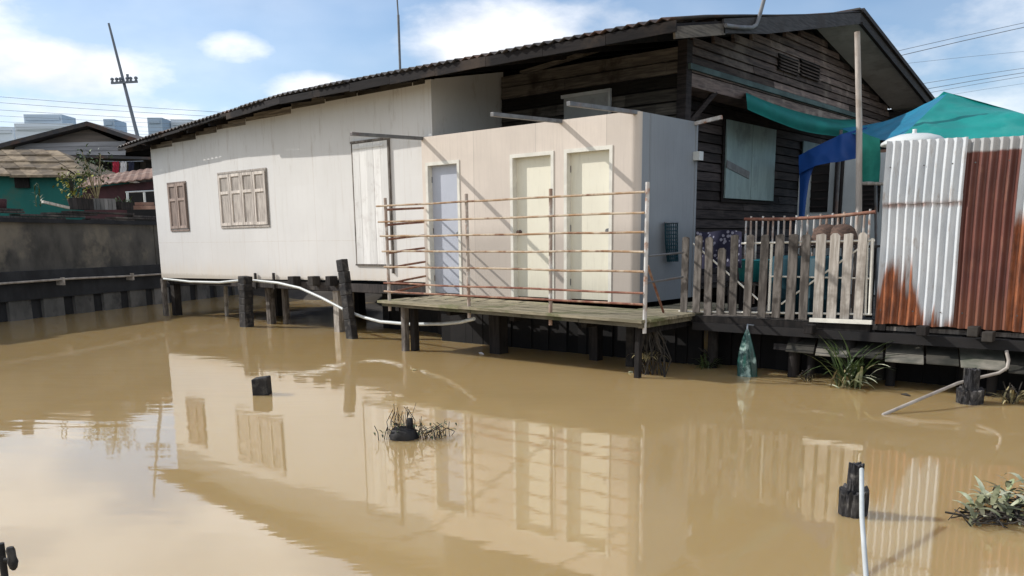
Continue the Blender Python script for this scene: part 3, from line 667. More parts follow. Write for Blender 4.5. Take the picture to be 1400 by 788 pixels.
for k in range(11):
    mb.tube([c+V(.06+.05*math.sin(a), .15*math.cos(a)*(1-.002*k*k)+.0007*k*k, .26-.05*k) for a in [2*math.pi*j/12 for j in range(13)]], .006, 4)
mb.build('mesh', 'drum', kn)
mb = MB(); mb.tube([c+V(.03+.06*math.sin(a)+.03, .15*math.cos(a), .27) for a in [2*math.pi*j/14 for j in range(15)]], .012, 5); mb.build('hoop', 'wire', kn)

def shade_screen(x0, x1, y, zt, parent):  # added near-black boards that darken the space under the floors
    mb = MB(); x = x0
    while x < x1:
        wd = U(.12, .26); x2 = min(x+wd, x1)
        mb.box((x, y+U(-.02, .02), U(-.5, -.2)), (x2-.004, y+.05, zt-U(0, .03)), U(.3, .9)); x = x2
    return mb.build('shade_screen_boards', 'near_black', parent)
shade_screen(-6.0, -3.65, 1.1, .72, house)
# ---------------------------------------------------------------- deck and railing
def dz(x): return DECK_Z - .014*(x+3.65)
dk = thing('wooden_deck', 'mossy plank deck on posts in front of the toilet block', 'deck', (-1.2, -.6, 0))
mb = MB()
def plank(x0, x1, y0, y1, tone):
    nseg = 4; t = .035; k = U(-.006, .006)
    for i in range(nseg):
        a, b_ = x0+(x1-x0)*i/nseg, x0+(x1-x0)*(i+1)/nseg
        mb.prism([V(a, y0, dz(a)-t+k), V(a, y1, dz(a)-t+k), V(a, y1, dz(a)+k), V(a, y0, dz(a)+k)], (b_-a, 0, dz(b_)-dz(a)), tone)
y = -1.25
while y < -.03:
    x0 = -3.38+U(-.05, .04); sp = U(-2, 0); y1 = min(y+.148, -.014)
    plank(x0, sp, y, y1, U(.75, 1.3)); plank(sp+.006, 1.22+U(-.03, .05), y, y1, U(.75, 1.3)); y += .155
y = 0
while y < 1.5:
    plank(.39, 1.2, y, y+.148, U(.75, 1.35)); y += .155
mb.build('deck_boards', 'deck', dk)
for yy in (-1.24, -.62, -.1):
    mb = MB()
    for i in range(5):
        a = -3.34+i*.91; mb.bar((a, yy+.05, dz(a)-.062), (a+.92, yy+.05, dz(a+.92)-.062+U(-.004, .004)), .05, .05, tone=U(.35, .65))
    mb.build('bearer', 'deck', dk)
for x in (-3.3, -2.2, -1.0, .2, 1.1):
    mb = MB(); mb.bar((x, -.95, dz(x)-.135), (x, 1.4, dz(x)-.135), .08, .09, tone=.8); mb.build('joist', 'wood_dark', dk)
mb = MB(); mb.bar((1.18, -1.2, dz(1.2)-.07), (1.18, 1.45, dz(1.2)-.07), .05, .06, tone=.6); mb.build('bearer', 'deck', dk)
for x, y, wd, mt in ((-3.12, -.98, .09, 'wood_grey'), (-3.0, -.88, .10, 'wood_dark'), (-1.75, -.35, .20, 'wood_dark'), (-.2, -.1, .14, 'wood_dark'), (.5, -.3, .12, 'wood_dark'), (1.05, -1.05, .07, 'wood_dark'), (1.1, .9, .14, 'wood_dark'), (-3.3, .6, .15, 'wood_dark'), (-1.5, .8, .15, 'wood_dark'), (.2, .9, .15, 'wood_dark')):
    mb = MB(); mb.bar((x, y, -.7), (x+U(-.03, .03), y, dz(x)-.09), wd, wd, (0, 1, 0)); mb.build('deck_post', mt, dk, bevel=.008)
shade_screen(-3.6, 1.2, .30, .66, dk)
rl = thing('railing', 'rusty pipe railing with seven rails along the deck edge', 'railing', (-1.1, -1.15, DECK_Z))
RY = -1.15
posts = [(-3.24, 'rust_post', 2.27), (-1.60, 'rust_post', 2.26), (-.18, 'rust_post', 2.26), (1.21, 'steel_pale', 2.27)]
for x, mt, zt in posts:
    mb = MB(); mb.tube([(x-.0, RY-.0, dz(x)-.16), (x+U(-.01, .01), RY, zt)], .024, 10); mb.build('post', mt, rl)
rz_ = [2.155, 1.93, 1.715, 1.495, 1.275, 1.03, .905]
for i, z in enumerate(rz_):
    mb = MB(); x0 = -3.40+(.03*i if i < 5 else .1)
    pts = [V(x0+(1.21-x0)*k/8, RY-.045, z - .010*k/8*(i > 3) + U(-.006, .006)) for k in range(9)]
    mb.tube(pts, .0135, 8); mb.build('rail', 'rust_rail' if i < 5 else 'rust_red', rl)
for z in (2.13, 1.91, 1.70, 1.50, 1.28, 1.05, .91):
    mb = MB(); mb.tube([(-3.24, RY, z-.03), (-3.45, -.6, z), (-3.63, -.02, z+.03)], .017, 8); mb.build('side_rail', 'rust_red', rl)
for px_, py_ in ((933, 345.5), (933, 379)):
    q = WALL(px_, py_, .0); mb = MB(); mb.tube([(1.21, RY, q.z-.02), (q.x+.02, -.03, q.z)], .014, 6); mb.build('side_rail', 'steel', rl)
mb = MB(); mb.tube([(1.22, RY+.03, 1.33), FL(907, 427, dz(1.2)+.02)], .016, 6); mb.build('brace', 'rust_red', rl)

# ---------------------------------------------------------------- picket fence
pf = thing('picket_fence', 'weathered grey picket fence with white pipe frame right of the toilet block', 'fence', (2.2, 0, .7))
pk = [(938, 324, .95), (955, 321.5, 1), (971, 324, .9), (988, 339, .8), (1006, 321, .62), (1026, 321, .9), (1046, 321, .6), (1066, 320, .85), (1085, 320, .8), (1104, 320, .8), (1124, 319.5, 1.35), (1143, 319, 1.6), (1162, 319, 1.5), (1181, 318, 1.75)]
for px_, py_, tn in pk:
    q = WALL(px_, py_, 0); x = q.x-.051; zb = .70+U(-.012, .02); wd = U(.092, .110)
    mb = MB(); lean = U(-.012, .012); c1 = U(.01, .03)
    mb.prism([V(x, -.012, zb), V(x+wd, -.012, zb), V(x+wd+lean, -.012, q.z-c1), V(x+wd*.7+lean, -.012, q.z), V(x+wd*.25+lean, -.012, q.z-U(0, .01)), V(x+lean, -.012, q.z-c1)], (0, .02, 0), tn)
    mb.build('picket', 'wood_grey' if tn < 1.2 else 'wood_pale', pf).data.attributes['tone'].data.foreach_set('value', [tn if tn < 1.2 else tn*.72]*8)
def fpipe(a, b_, r_=.014, nm='frame_pipe', mt='frame_white', yy=.03):
    mb = MB(); mb.tube([WALL(*a, yy), WALL(*b_, yy)], r_, 6); mb.build(nm, mt, pf)
fpipe((928, 426), (1192, 430)); fpipe((1014, 333), (1196, 329)); fpipe((1054, 378), (1190, 381), .011)
fpipe((1055, 334), (1051, 425), .018); fpipe((1193, 326), (1189, 430), .02); fpipe((1186, 331), (1183, 430), .014)
fpipe((948, 333), (1046, 418), .012, 'brace'); fpipe((1068, 416), (1180, 336), .012, 'brace')
mb = MB(); mb.bar(WALL(1107, 437.5, -.06), WALL(1192, 441, -.06), .03, .045); mb.build('gate_sill', 'frame_white', pf)
mb = MB(); mb.box((.98, -.03, .60), (3.4, .06, .675), .7); mb.build('bottom_board', 'wood_dark', pf)
# things behind the pickets
bf = thing('baluster_fence', 'rusty baluster rail standing behind the picket fence', 'fence', (2.4, .9, .8))
mb = MB(); a, b_ = WALL(1018, 300, .9), WALL(1197, 290, .9)
pts = [a.lerp(b_, k/5)+V(0, 0, -.03*math.sin(math.pi*k/5)) for k in range(6)]
mb.tube(pts, .022, 8); mb.build('top_rail', 'rust_red', bf)
for i in range(22):
    p = a.lerp(b_, (i+.3)/22); mb = MB(); up = .06 if i % 2 else 0
    mb.tube([(p.x, .9, .78), (p.x+U(-.01, .01), .9, p.z-.02+up-.03*math.sin(math.pi*(i+.3)/22))], .014, 6); mb.build('baluster', 'steel_pale' if i % 3 == 0 else 'rust_post', bf)
mb = MB(); rows = []
for i in range(9):
    f = i/8; r_ = []
    for j in range(7):
        g = j/6; px_ = 952+62*f; py_ = 316+6*math.sin(f*7)*.3+50*g
        r_.append(WALL(px_, py_, .42+.05*math.sin(f*9+g*3)))
    rows.append(r_)
mb.grid(rows); tag(mb.build('draped_cloth', 'pattern'), 'dark patterned cloth draped behind the left end of the picket fence', 'cloth')
mb = MB(); q = WALL(1030, 372, .75); mb.lathe((q.x, q.y, q.z-.12), [(0, 0), (.17, 0), (.21, .26), (.23, .27), (.21, .28), (.19, .26), (.16, .03), (0, .02)])
tag(mb.build('plastic_tub', 'tub'), 'turquoise plastic tub behind the middle of the picket fence', 'tub')
st = thing('crate_stand', 'dark wooden stand carrying the turquoise tub behind the pickets', 'stand', (q.x, q.y, .7))
mb = MB(); mb.box((q.x-.26, q.y-.2, q.z-.16), (q.x+.26, q.y+.2, q.z-.122)); mb.build('top', 'wood_dark', st)
for sx in (-1, 1):
    for sy in (-1, 1):
        mb = MB(); mb.box((q.x+sx*.22-.03, q.y+sy*.16-.03, .69), (q.x+sx*.22+.03, q.y+sy*.16+.03, q.z-.162)); mb.build('leg', 'wood_dark', st)
for px_, lb in ((1076, 'dark blue-green plastic drum behind the pickets, left one of the pair'), (1125, 'dark blue-green plastic drum behind the pickets, nearer the corrugated sheets')):
    q = WALL(px_, 400, .55); t = thing('plastic_drum', lb, 'drum', (q.x, q.y, .69), 'drums behind the picket fence')
    mb = MB(); mb.lathe((q.x, q.y, .69), [(0, 0), (.2, 0), (.22, .05), (.22, .2), (.23, .22), (.22, .24), (.22, .45), (.23, .47), (.22, .49), (.21, .68), (.18, .72), (0, .73)]); mb.build('body', 'drum', t)
    mb = MB(); mb.lathe((q.x+.09, q.y, .69+.725), [(0, 0.02), (.035, .02), (.035, 0)], 10); mb.build('cap', 'near_black', t)
for px_, lb in ((1130, 'brown wicker basket upturned behind the pickets, left of two'), (1152, 'brown wicker basket upturned behind the pickets, right of two')):
    q = WALL(px_, 317, .72); mb = MB()
    mb.lathe((q.x, q.y, q.z-.16), [(.17, 0), (.18, .02), (.17, .10), (.14, .19), (.08, .24), (0, .25)], 14); mb.rough(.004)
    tag(mb.build('basket', 'basket'), lb, 'basket', 'baskets behind the picket fence')
q = WALL(1141, 317, .72)
st = thing('low_shelf', 'dark plank shelf carrying the wicker baskets behind the pickets', 'shelf', (q.x, .8, .7))
mb = MB(); mb.box((q.x-.4, .55, q.z-.19), (q.x+.5, .95-.08, q.z-.163)); mb.build('shelf_board', 'wood_dark', st)
for sx in (-.38, .46):
    mb = MB(); mb.box((q.x+sx-.03, .70, .69), (q.x+sx+.03, .76, q.z-.192)); mb.build('leg', 'wood_dark', st)

# ---------------------------------------------------------------- corrugated sheets and platform
MT['sheet_a'] = M_sheet('galvanised_sheet', 0); MT['sheet_b'] = M_sheet('rusted_sheet', 1); MT['sheet_c'] = M_sheet('part_rusted_sheet', 2)
def corr(mb, x0, x1, z0, z1a, z1b, y, pitch=.0835, amp=.019, lean=0, wob=.004):
    n = int((x1-x0)/pitch*12); rows = []
    nz = 8
    for k in range(nz+1):
        r_ = []
        for i in range(n+1):
            f = i/n; x = x0+(x1-x0)*f; zt = z1a+(z1b-z1a)*f; z = z0+(zt-z0)*k/nz
            if k == 0: z += .006*math.sin(x*23)
            c_ = 1-2*(.5+.5*math.cos(2*math.pi*(x-x0)/pitch))**1.15
            r_.append(V(x+lean*(z-z0)+wob*math.sin(z*3+x*1.3), y+amp*c_*(1+.12*MN.noise(V(x*3, z*2, 1)))+wob*math.sin(z*5+x*4)+.02*MN.noise(V(x*2.2, z*1.7, 4)), z))
        rows.append(r_)
    mb.grid(rows)
SY = -.02
s1 = thing('corrugated_sheet', 'silvery corrugated iron sheet with orange rust climbing from its foot', 'iron sheet', (3.40, SY, .70), 'corrugated sheets of the fence')
mb = MB(); corr(mb, 3.45, 4.22, .70, 2.05, 2.05, SY); mb.build('lower_sheet', 'sheet_a', s1)
mb = MB(); corr(mb, 3.45, 4.22, 1.97, 2.62, 2.60, SY-.014); mb.build('upper_sheet', 'sheet_a', s1)
s2 = thing('corrugated_sheet', 'dark brown fully rusted corrugated iron sheet beside the silvery one', 'iron sheet', (4.19, SY+.02, .70), 'corrugated sheets of the fence')
mb = MB(); corr(mb, 4.19, 4.76, .695, 2.585, 2.575, SY+.022); mb.build('sheet', 'sheet_b', s2)
s3 = thing('corrugated_sheet', 'pale corrugated sheet turning orange with rust at the right edge', 'iron sheet', (4.72, SY, .69), 'corrugated sheets of the fence')
mb = MB(); corr(mb, 4.70, 5.5, .69, 2.57, 2.57, SY-.008); mb.build('sheet', 'sheet_c', s3)
for o, xx, ys in ((s1, (3.5, 3.83, 4.1), SY-.03), (s2, (4.3, 4.6), SY-.0), (s3, (4.8,), SY-.03)):
    mb = MB()
    for x in xx:
        for z in (.85, 2.35): mb.tube([(x, ys+.012, z), (x, ys+.004, z)], .008, 6, tone=.5)
    mb.build('nails', 'steel', o)
fr = thing('sheet_frame', 'dark timber posts and rails holding up the corrugated sheets', 'frame', (4.4, .06, .6))
for x in (3.5, 4.45, 5.4):
    mb = MB(); mb.box((x-.04, .03, .62), (x+.04, .10, 2.5)); mb.build('post', 'wood_dark', fr)
mb = MB(); mb.box((3.42, .102, .60), (5.6, .15, .745)); mb.build('rail', 'wood_dark', fr)
for z in (.9, 1.7, 2.4):
    mb = MB(); mb.box((3.42, .102, z), (5.6, .15, z+.07)); mb.build('rail', 'wood_dark', fr)
pl = thing('walkway_platform', 'dark timber walkway on posts under the pickets and iron sheets', 'walkway', (3.5, 1, 0))
for ya in (-.06, 2.4):
    mb = MB(); mb.box((1.24, ya, .50), (5.8, ya+.12, .598)); mb.build('bearer', 'near_black', pl)  # bearers coloured near-black to paint in the shadow under the deck
mb = MB(); y = .07
while y < 4.5: mb.box((1.24, y, .62), (5.8, y+.15, .665), U(.7, 1.3)); y += .158
mb.build('deck_boards', 'wood_grey', pl)
for px_, py_ in ((1262, 452), (1332, 453), (1352, 460), (1108, 450)):
    q = WALL(px_, py_, -.12); mb = MB(); mb.box((q.x-.05, -.20, q.z-.05), (q.x+.05, -.062, q.z+.05), 1.0); mb.build('joist_end', 'wood_dark', pl, bevel=.008)
for x, y in ((1.4, .2), (2.5, .1), (3.15, .05), (3.35, .5), (4.3, .4), (5.3, .4), (1.5, 2), (3, 2), (4.5, 2), (5.6, 2)):
    mb = MB(); mb.tube([(x, y, -.7), (x+U(-.03, .03), y, .60)], .07, 8, tone=U(.7, 1.4)); mb.build('post', 'wood_dark', pl)
shade_screen(1.24, 5.8, .52, .49, pl)
lw = thing('lower_boardwalk', 'low mossy boards lying in the shade below the iron sheets', 'boardwalk', (3.8, .2, 0))
x = 2.35; k = 0
while x < 5.7:
    wd = U(.30, .42); z = .50-.012*(x-2)+U(-.012, .012); mb = MB(); sk = .16
    mb.prism([V(x+sk, -.16, z-.15), V(x+wd+sk, -.16, z-.15), V(x+wd, .38, z+.03), V(x, .38, z+.03)], (0, 0, -.02), (.5, 1.7, .4, 1.3)[k % 4]*U(.8, 1.15)); mb.build('board', 'slab', lw, bevel=.005); x += wd+U(.012, .03); k += 1  # alternating tones paint sunlit and shaded boards
mb = MB(); mb.bar((2.3, .02, .36), (5.8, .02, .315), .06, .07); mb.build('bearer', 'near_black', lw)  # bearers and posts here coloured near-black as painted shade
mb = MB(); mb.bar((2.3, .34, .47), (5.8, .34, .43), .06, .05); mb.build('bearer', 'near_black', lw)
for x in (2.7, 3.6, 4.6, 5.6):
    mb = MB(); mb.tube([(x, .15, -.7), (x, .15, .34)], .05, 8); mb.build('post', 'near_black', lw)

# tank behind the sheets
q = WALL(1250, 186, .75)
wt = thing('water_tank', 'white round water tank whose domed lid shows above the iron sheets', 'water tank', (q.x, .75, .69))
mb = MB(); mb.lathe((q.x, .75, .69), [(0, 0), (.25, 0), (.27, .04), (.27, q.z-.80), (0, q.z-.80)], 28); mb.build('body', 'white_plastic', wt)
mb = MB(); zt = q.z-.69
mb.lathe((q.x, .75, .69), [(.27, zt-.10), (.345, zt-.095), (.34, zt-.07), (.27, zt-.02), (.17, zt+.012), (.05, zt+.022), (0, zt+.023)], 16); mb.build('lid', 'white_plastic', wt)
mb = MB(); mb.lathe((q.x, .75, .69+zt+.02), [(.03, 0), (.022, .03), (.026, .05), (0, .055)], 10); mb.build('knob', 'white_plastic', wt)

# ---------------------------------------------------------------- tarpaulins, hut behind
def cloth(rows_px, mt, name, label, cat, sub=14, sag=.0, wr=.012, parent=None):
    """rows of control points (3-D) -> smooth sheet"""
    R0 = rows_px; rows = []
    def cr(P, t):
        n = len(P)-1; t = t*n; i = min(int(t), n-1); f = t-i
        p0, p1, p2, p3 = P[max(i-1, 0)], P[i], P[i+1], P[min(i+2, n)]
        return .5*((2*p1)+(p2-p0)*f+(2*p0-5*p1+4*p2-p3)*f*f+(3*p1-p0-3*p2+p3)*f**3)
    nu = (len(R0[0])-1)*sub; nv = (len(R0)-1)*sub
    for j in range(nv+1):
        ctrl = [cr([r_[i] for r_ in R0], j/nv) for i in range(len(R0[0]))]
        r_ = []
        for i in range(nu+1):
            p = cr(ctrl, i/nu); e = math.sin(math.pi*i/nu)*math.sin(math.pi*j/nv)
            q_ = V(p.x*2.2+p.z, p.y*2.2, p.z*1.1); k_ = (1-abs(MN.noise(q_*1.3)))**3-.6 + .5*MN.noise(q_*3.1)
            r_.append(p+V(0, 0, -sag*e)+V(-.3, -.6, .7)*wr*2.2*k_*min(1, 6*i/nu*(1-i/nu)+.25)*min(1, 6*j/nv*(1-j/nv)+.25))
        rows.append(r_)
    mb = MB(); mb.grid(rows); o = mb.build(name, mt, parent)
    return tag(o, label, cat) if label else o
cn = thing('canopy_tent', 'teal and blue tarpaulin canopy with a peaked top behind the iron sheets', 'canopy', WALL(1290, 300, 2.6))
PK = WALL(1296, 127, 2.6)
FLc, FRc, BLc = WALL(1226, 193, 1.0), WALL(1520, 190, 1.0), WALL(1150, 176, 3.8)
BRc = BLc + (FRc-FLc)
FM = FLc.lerp(FRc, .5)+V(0, 0, -.03)
cloth([[PK, PK.lerp(WALL(1400, 155, 2.6), .5), WALL(1400, 156, 2.4)], [PK.lerp(FLc, .5), PK.lerp(FM, .5), PK.lerp(FRc, .5)], [FLc, FM, FRc]], 'teal_tarp', 'front_panel', None, None, parent=cn)
LM = FLc.lerp(BLc, .5)+V(0, 0, -.05)
cloth([[PK, PK+V(-.01, .01, 0), PK+V(-.02, .02, 0)], [PK.lerp(FLc, .5)+V(0, 0, -.04), PK.lerp(LM, .5)+V(0, 0, -.06), PK.lerp(BLc, .5)+V(0, 0, -.10)], [FLc, LM, BLc]], 'cyan_tarp', 'side_panel', None, None, parent=cn)
cloth([[PK, PK+V(.01, .01, 0), WALL(1400, 156, 2.41)], [PK.lerp(BLc, .5)+V(.02, .03, -.16), PK.lerp(BLc.lerp(BRc, .5), .5), PK.lerp(BRc, .5)], [BLc, BLc.lerp(BRc, .5), BRc]], 'teal_tarp', 'back_panel', None, None, parent=cn)
cloth([[FLc, FM, FRc], [FLc-V(0, 0, .15), FM-V(0, 0, .15), FRc-V(0, 0, .15)]], 'teal_tarp', 'valance', None, None, parent=cn)
for p in (FLc, FRc, BLc, BRc):
    mb = MB(); mb.tube([(p.x, p.y, .66), (p.x, p.y, p.z-.02)], .025, 8); mb.build('pole', 'steel', cn)
# lower blue sheet hanging to the left
bt = thing('blue_tarp', 'dark blue tarpaulin hanging in a swag before the pale hut', 'tarpaulin', WALL(1140, 330, 3.2))
cloth([[WALL(1186, 174, 3.1), WALL(1150, 184, 3.15), WALL(1118, 199, 3.2), WALL(1092, 213, 3.3)], [WALL(1186, 196, 3.05), WALL(1150, 203, 3.1), WALL(1118, 212, 3.15), WALL(1092, 224, 3.25)], [WALL(1186, 214, 3.0), WALL(1150, 221, 3.05), WALL(1118, 226, 3.1), WALL(1093, 238, 3.2)]], 'blue_tarp', 'swag', None, None, parent=bt)
cloth([[WALL(1092, 222, 3.3), WALL(1103, 224, 3.22), WALL(1114, 225, 3.2)], [WALL(1093, 255, 3.25), WALL(1100, 255, 3.2), WALL(1106, 250, 3.2)], [WALL(1092, 296, 3.25), WALL(1096, 296, 3.2), WALL(1100, 296, 3.2)]], 'blue_tarp', 'flap', None, None, wr=.006, parent=bt)
a = [SIDE(1020, 127, .10), SIDE(1060, 143, .10), SIDE(1100, 155, .10), SIDE(1140, 163, .10), SIDE(1176, 163, .10)]
xo = [.50, .58, .68, .8, .95]
b_ = [SIDE(px_, py_, x) for (px_, py_), x in zip(((1020, 129), (1060, 147), (1100, 161), (1140, 169), (1176, 170)), xo)]
c = [SIDE(px_, py_, x) for (px_, py_), x in zip(((1022, 150), (1062, 167), (1100, 180), (1140, 186), (1178, 188)), xo)]
cloth([a, b_, c], 'awning', 'green_awning', 'teal cloth awning sagging along the gable wall', 'awning', wr=.006)
a = [WALL(1177, 180, 1.5), WALL(1190, 186, 1.5), WALL(1203, 190, 1.5)]
b_ = [WALL(1178, 215, 1.45), WALL(1190, 217, 1.5), WALL(1204, 219, 1.45)]
c = [WALL(1179, 249, 1.4), WALL(1190, 248, 1.45), WALL(1202, 250, 1.4)]
cloth([a, b_, c], 'green_net', 'green_net', 'dark green net hanging beside the pale post left of the iron sheets', 'net')
mb = MB(); mb.tube([WALL(1175, 251, 1.35), WALL(1210, 251.5, 1.35)], .02, 8); tag(mb.build('net_bar', 'wood_pale'), 'pale wooden bar under the hanging green net', 'bar')
hy = 5.2
ht = thing('pale_hut', 'pale blue-grey hut wall seen under the blue tarpaulin', 'hut', WALL(1150, 300, hy))
q0, q1 = WALL(1094, 212, hy), WALL(1260, 212, hy)
mb = MB(); mb.box((q0.x, hy, .66), (q1.x, hy+.1, q0.z-.06)); mb.build('wall', 'hut', ht)
mb = MB(); mb.box((q0.x, hy+.02, q0.z-.058), (q1.x+.2, hy+2, q0.z-.01)); mb.build('roof', 'rust_roof', ht)
for a, b_ in (((1111, 222), (1131, 290)), ((1178, 252), (1202, 290))):
    p, r_ = WALL(*a, hy), WALL(*b_, hy); mb = MB(); mb.box((p.x, hy-.02, r_.z), (r_.x, hy-.002, p.z)); f = mb.build('window', 'near_black', ht)
    mb = MB()
    for k in range(6): zq = r_.z+(p.z-r_.z)*(k+.5)/6; mb.box((p.x, hy-.035, zq), (r_.x, hy-.022, zq+.03))
    mb.build('louvre', 'plank_low', f)
p = WALL(1147, 230, hy-.1); mb = MB(); mb.box((p.x-.06, hy-.12, .66), (p.x+.06, hy-.022, q0.z-.08)); mb.build('door_post', 'wood_dark', ht)
a = [WALL(1160, 219, 2.0), WALL(1176, 207, 2.0), WALL(1198, 199, 2.0)]; b_ = [WALL(1163, 222, 2.0), WALL(1178, 214, 2.1), WALL(1198, 206, 2.0)]
mb = MB(); q = WALL(1182, 209, 2.2)
n = V(-.5, -.7, .5).normalized(); s_ = n.cross(V(0, 0, 1)).normalized(); t_ = s_.cross(n)
rows = [[q + (s_*math.cos(2*math.pi*j/20)+t_*math.sin(2*math.pi*j/20))*(.15*i/5) - n*(.04*(1-(i/5)**2)) for j in range(21)] for i in range(6)]
mb.grid(rows); sd = thing('satellite_dish', 'white dish half hidden by the pale gable post', 'dish', q)
mb.build('reflector', 'white_plastic', sd); mb = MB(); mb.tube([q-n*.05, q-n*.2, V(q.x+.2, q.y+.3, .66)], .02, 6); mb.build('stand', 'steel', sd)

# ---------------------------------------------------------------- stakes, hoses and things in the water
def stake(pb, pt, yy, wd, label, th=None, mt='black', name='mooring_stake', bev=.012):
    a, b_ = WALL(*pb, yy), WALL(*pt, yy); d = (b_-a)
    mb = MB(); th = th or wd
    N = 6
    for k in range(N):
        p, q = a+d*(k/N), a+d*((k+1)/N); off = V(U(-.006, .006), U(-.006, .006), 0)
        if k == 0: p = p-d.normalized()*.8
        mb.bar(p+off, q+off, wd*U(.96, 1.04), th, (0, 1, 0), U(.7, 1.4))
    return tag(mb.build(name, mt, None, bevel=bev), label, 'stake', 'dark stakes standing in the canal')
stake((337, 436), (335, 378), -.30, .21, 'square black stake before the left half of the white house', .2)
stake((480.5, 453), (467.5, 355), -.40, .17, 'tall black stake leaning left before the white house', .13)
stake((310, 425), (308.5, 391), .9, .07, 'thin pale stick standing under the white house floor', mt='wood_pale')
def stump(px_, py_, hpx, wpx, label, collar=None, ddx=0):
    g = FL(px_, py_); sc = (g-CAM).length; ppm = F_PX/((g-CAM).dot(fz)); h, r_ = hpx/ppm, wpx/ppm/2
    t = thing('mooring_stump', label, 'stump', g, 'dark stumps standing in the canal')
    def rot(nm, rr, top, seed, n=44, rows_n=26, jag=.12):
        mb = MB(); rows = []
        tops = [top*(1-jag*(.5+.5*MN.noise(V(4*math.cos(2*math.pi*j/n), 4*math.sin(2*math.pi*j/n), seed)))) for j in range(n)]
        for k in range(rows_n+1):
            f = k/rows_n; r_ = []
            for j in range(n):
                a = 2*math.pi*j/n; z = -.5+(tops[j]+.5)*f
                q = rr*(1.06-.10*f)*(1+.20*MN.noise(V(3.2*math.cos(a), 3.2*math.sin(a), z*2+seed))+.13*MN.noise(V(9*math.cos(a), 9*math.sin(a), z*5+seed)))
                r_.append(g+V(q*math.cos(a)+ddx*max(z, 0), q*math.sin(a), z))
            r_.append(r_[0]); rows.append(r_)
        mb.grid(rows, smooth=False)
        for i in range(len(mb.t)): mb.t[i] = U(.5, 2.2)
        c = sum(rows[-1][:-1], V(0, 0, 0))/n; b0 = len(mb.v)
        mb.add(rows[-1][:-1]+[c-V(0, 0, .01)], [(k, (k+1) % n, n) for k in range(n)], 2.2)
        return mb.build(nm, 'black', t)
    rot('trunk', r_, h, wpx*1.3)
    if collar: rot('rotten_shell', collar[1]/ppm/2, collar[0]/ppm, wpx*2.1+5, jag=.45)
    return t
g = FL(357, 541); ppm = F_PX/((g-CAM).dot(fz))
mb = MB(); mb.prism([g+rx*(-11/ppm)+V(0, 0, -.4), g+rx*(11/ppm)+V(0, 0, -.4), g+rx*(9/ppm)+V(0, 0, 25/ppm), g+rx*(-12.5/ppm)+V(0, 0, 22/ppm)], V(-rx.y, rx.x, 0)*.17)
tag(mb.build('mooring_stump', 'black', None, bevel=.012), 'short square black stump alone in the reflection of the white house', 'stump', 'dark stumps standing in the canal')
stump(1325, 551, 50, 19, 'grey rotten stump with a worn waist below the rusty sheets', (24, 34))
stump(1165, 703, 76, 19, 'tall rotten stump with a white pipe tied to its side', (44, 38), .02)
# bottom left post with a fitting
g = FL(14, 795); ppm = F_PX/((g-CAM).dot(fz))
vt = thing('valve_post', 'thin dark post with a knobbed fitting at the bottom left corner', 'post', g)
gg = FL(12, 830); mb = MB(); mb.tube([gg+V(0, 0, -.4), gg+V(0, 0, 85/ppm)], 4.5/ppm, 8); mb.build('pole', 'black', vt)
c = WALL(17, 765, gg.y+.02)
mb = MB(); mb.tube([c+rx*(-10/ppm)+V(0, 0, -1/ppm), c], 3/ppm, 8); mb.build('arm', 'black', vt)
mb = MB(); mb.tube([c+V(0, 0, -14/ppm), c+V(0, 0, -11/ppm), c+V(0, 0, -3/ppm), c+V(0, 0, 2/ppm), c+rx*(-1/ppm)+V(0, 0, 12/ppm), c+rx*(-1/ppm)+V(0, 0, 16/ppm)], .1, 12, rr=[2/ppm, 4.5/ppm, 6.5/ppm, 5/ppm, 5.5/ppm, 4/ppm]); mb.build('knob', 'black', vt)
# hose along the house
hp = [((224, 381.5), -.02), ((260, 385.5), -.02), ((300, 386.5), -.02), ((330, 383.5), -.1), ((350, 384), -.12), ((380, 387), -.12), ((410, 394), -.14), ((440, 407.5), -.2), ((472, 424.5), -.28), ((497, 434), -.3), ((520, 440), -.35), ((560, 443.5), -.5), ((605, 443), -.7), ((630, 440.5), -.9), ((648, 436), -1.1)]
mb = MB(); mb.tube([WALL(*p, yy) for p, yy in hp], .026, 8); tag(mb.build('hose', 'hose'), 'long white hose sagging from the house corner to under the deck', 'hose')
a = FL(1208, 567, .0); pts = [a-V(0, 0, .06)+(a-FL(1260, 545, .12))*.15, a, FL(1260, 545, .11), FL(1310, 524, .20), FL(1345, 515, .25)]
q = FL(1345, 515, .25); pts += [WALL(1366, 510, q.y+.05), WALL(1377, 503, q.y+.08), WALL(1379, 493, q.y+.1), WALL(1376, 480, q.y+.15)]
mb = MB(); mb.tube(pts, .017, 8); tag(mb.build('bent_pipe', 'pipe_old'), 'bent grey pipe running from the walkway down into the water', 'pipe')
g = FL(1165, 703)
mb = MB(); p0 = WALL(1178, 642, g.y-.11); p1 = FL(1184, 787, .0); mb.tube([p0, p0.lerp(p1, .5)+V(-.01, 0, .01), p1, p1+(p1-p0)*.1], .013, 8)
tag(mb.build('white_pipe', 'hose'), 'white plastic pipe slanting from the rotten stump towards the viewer', 'pipe')

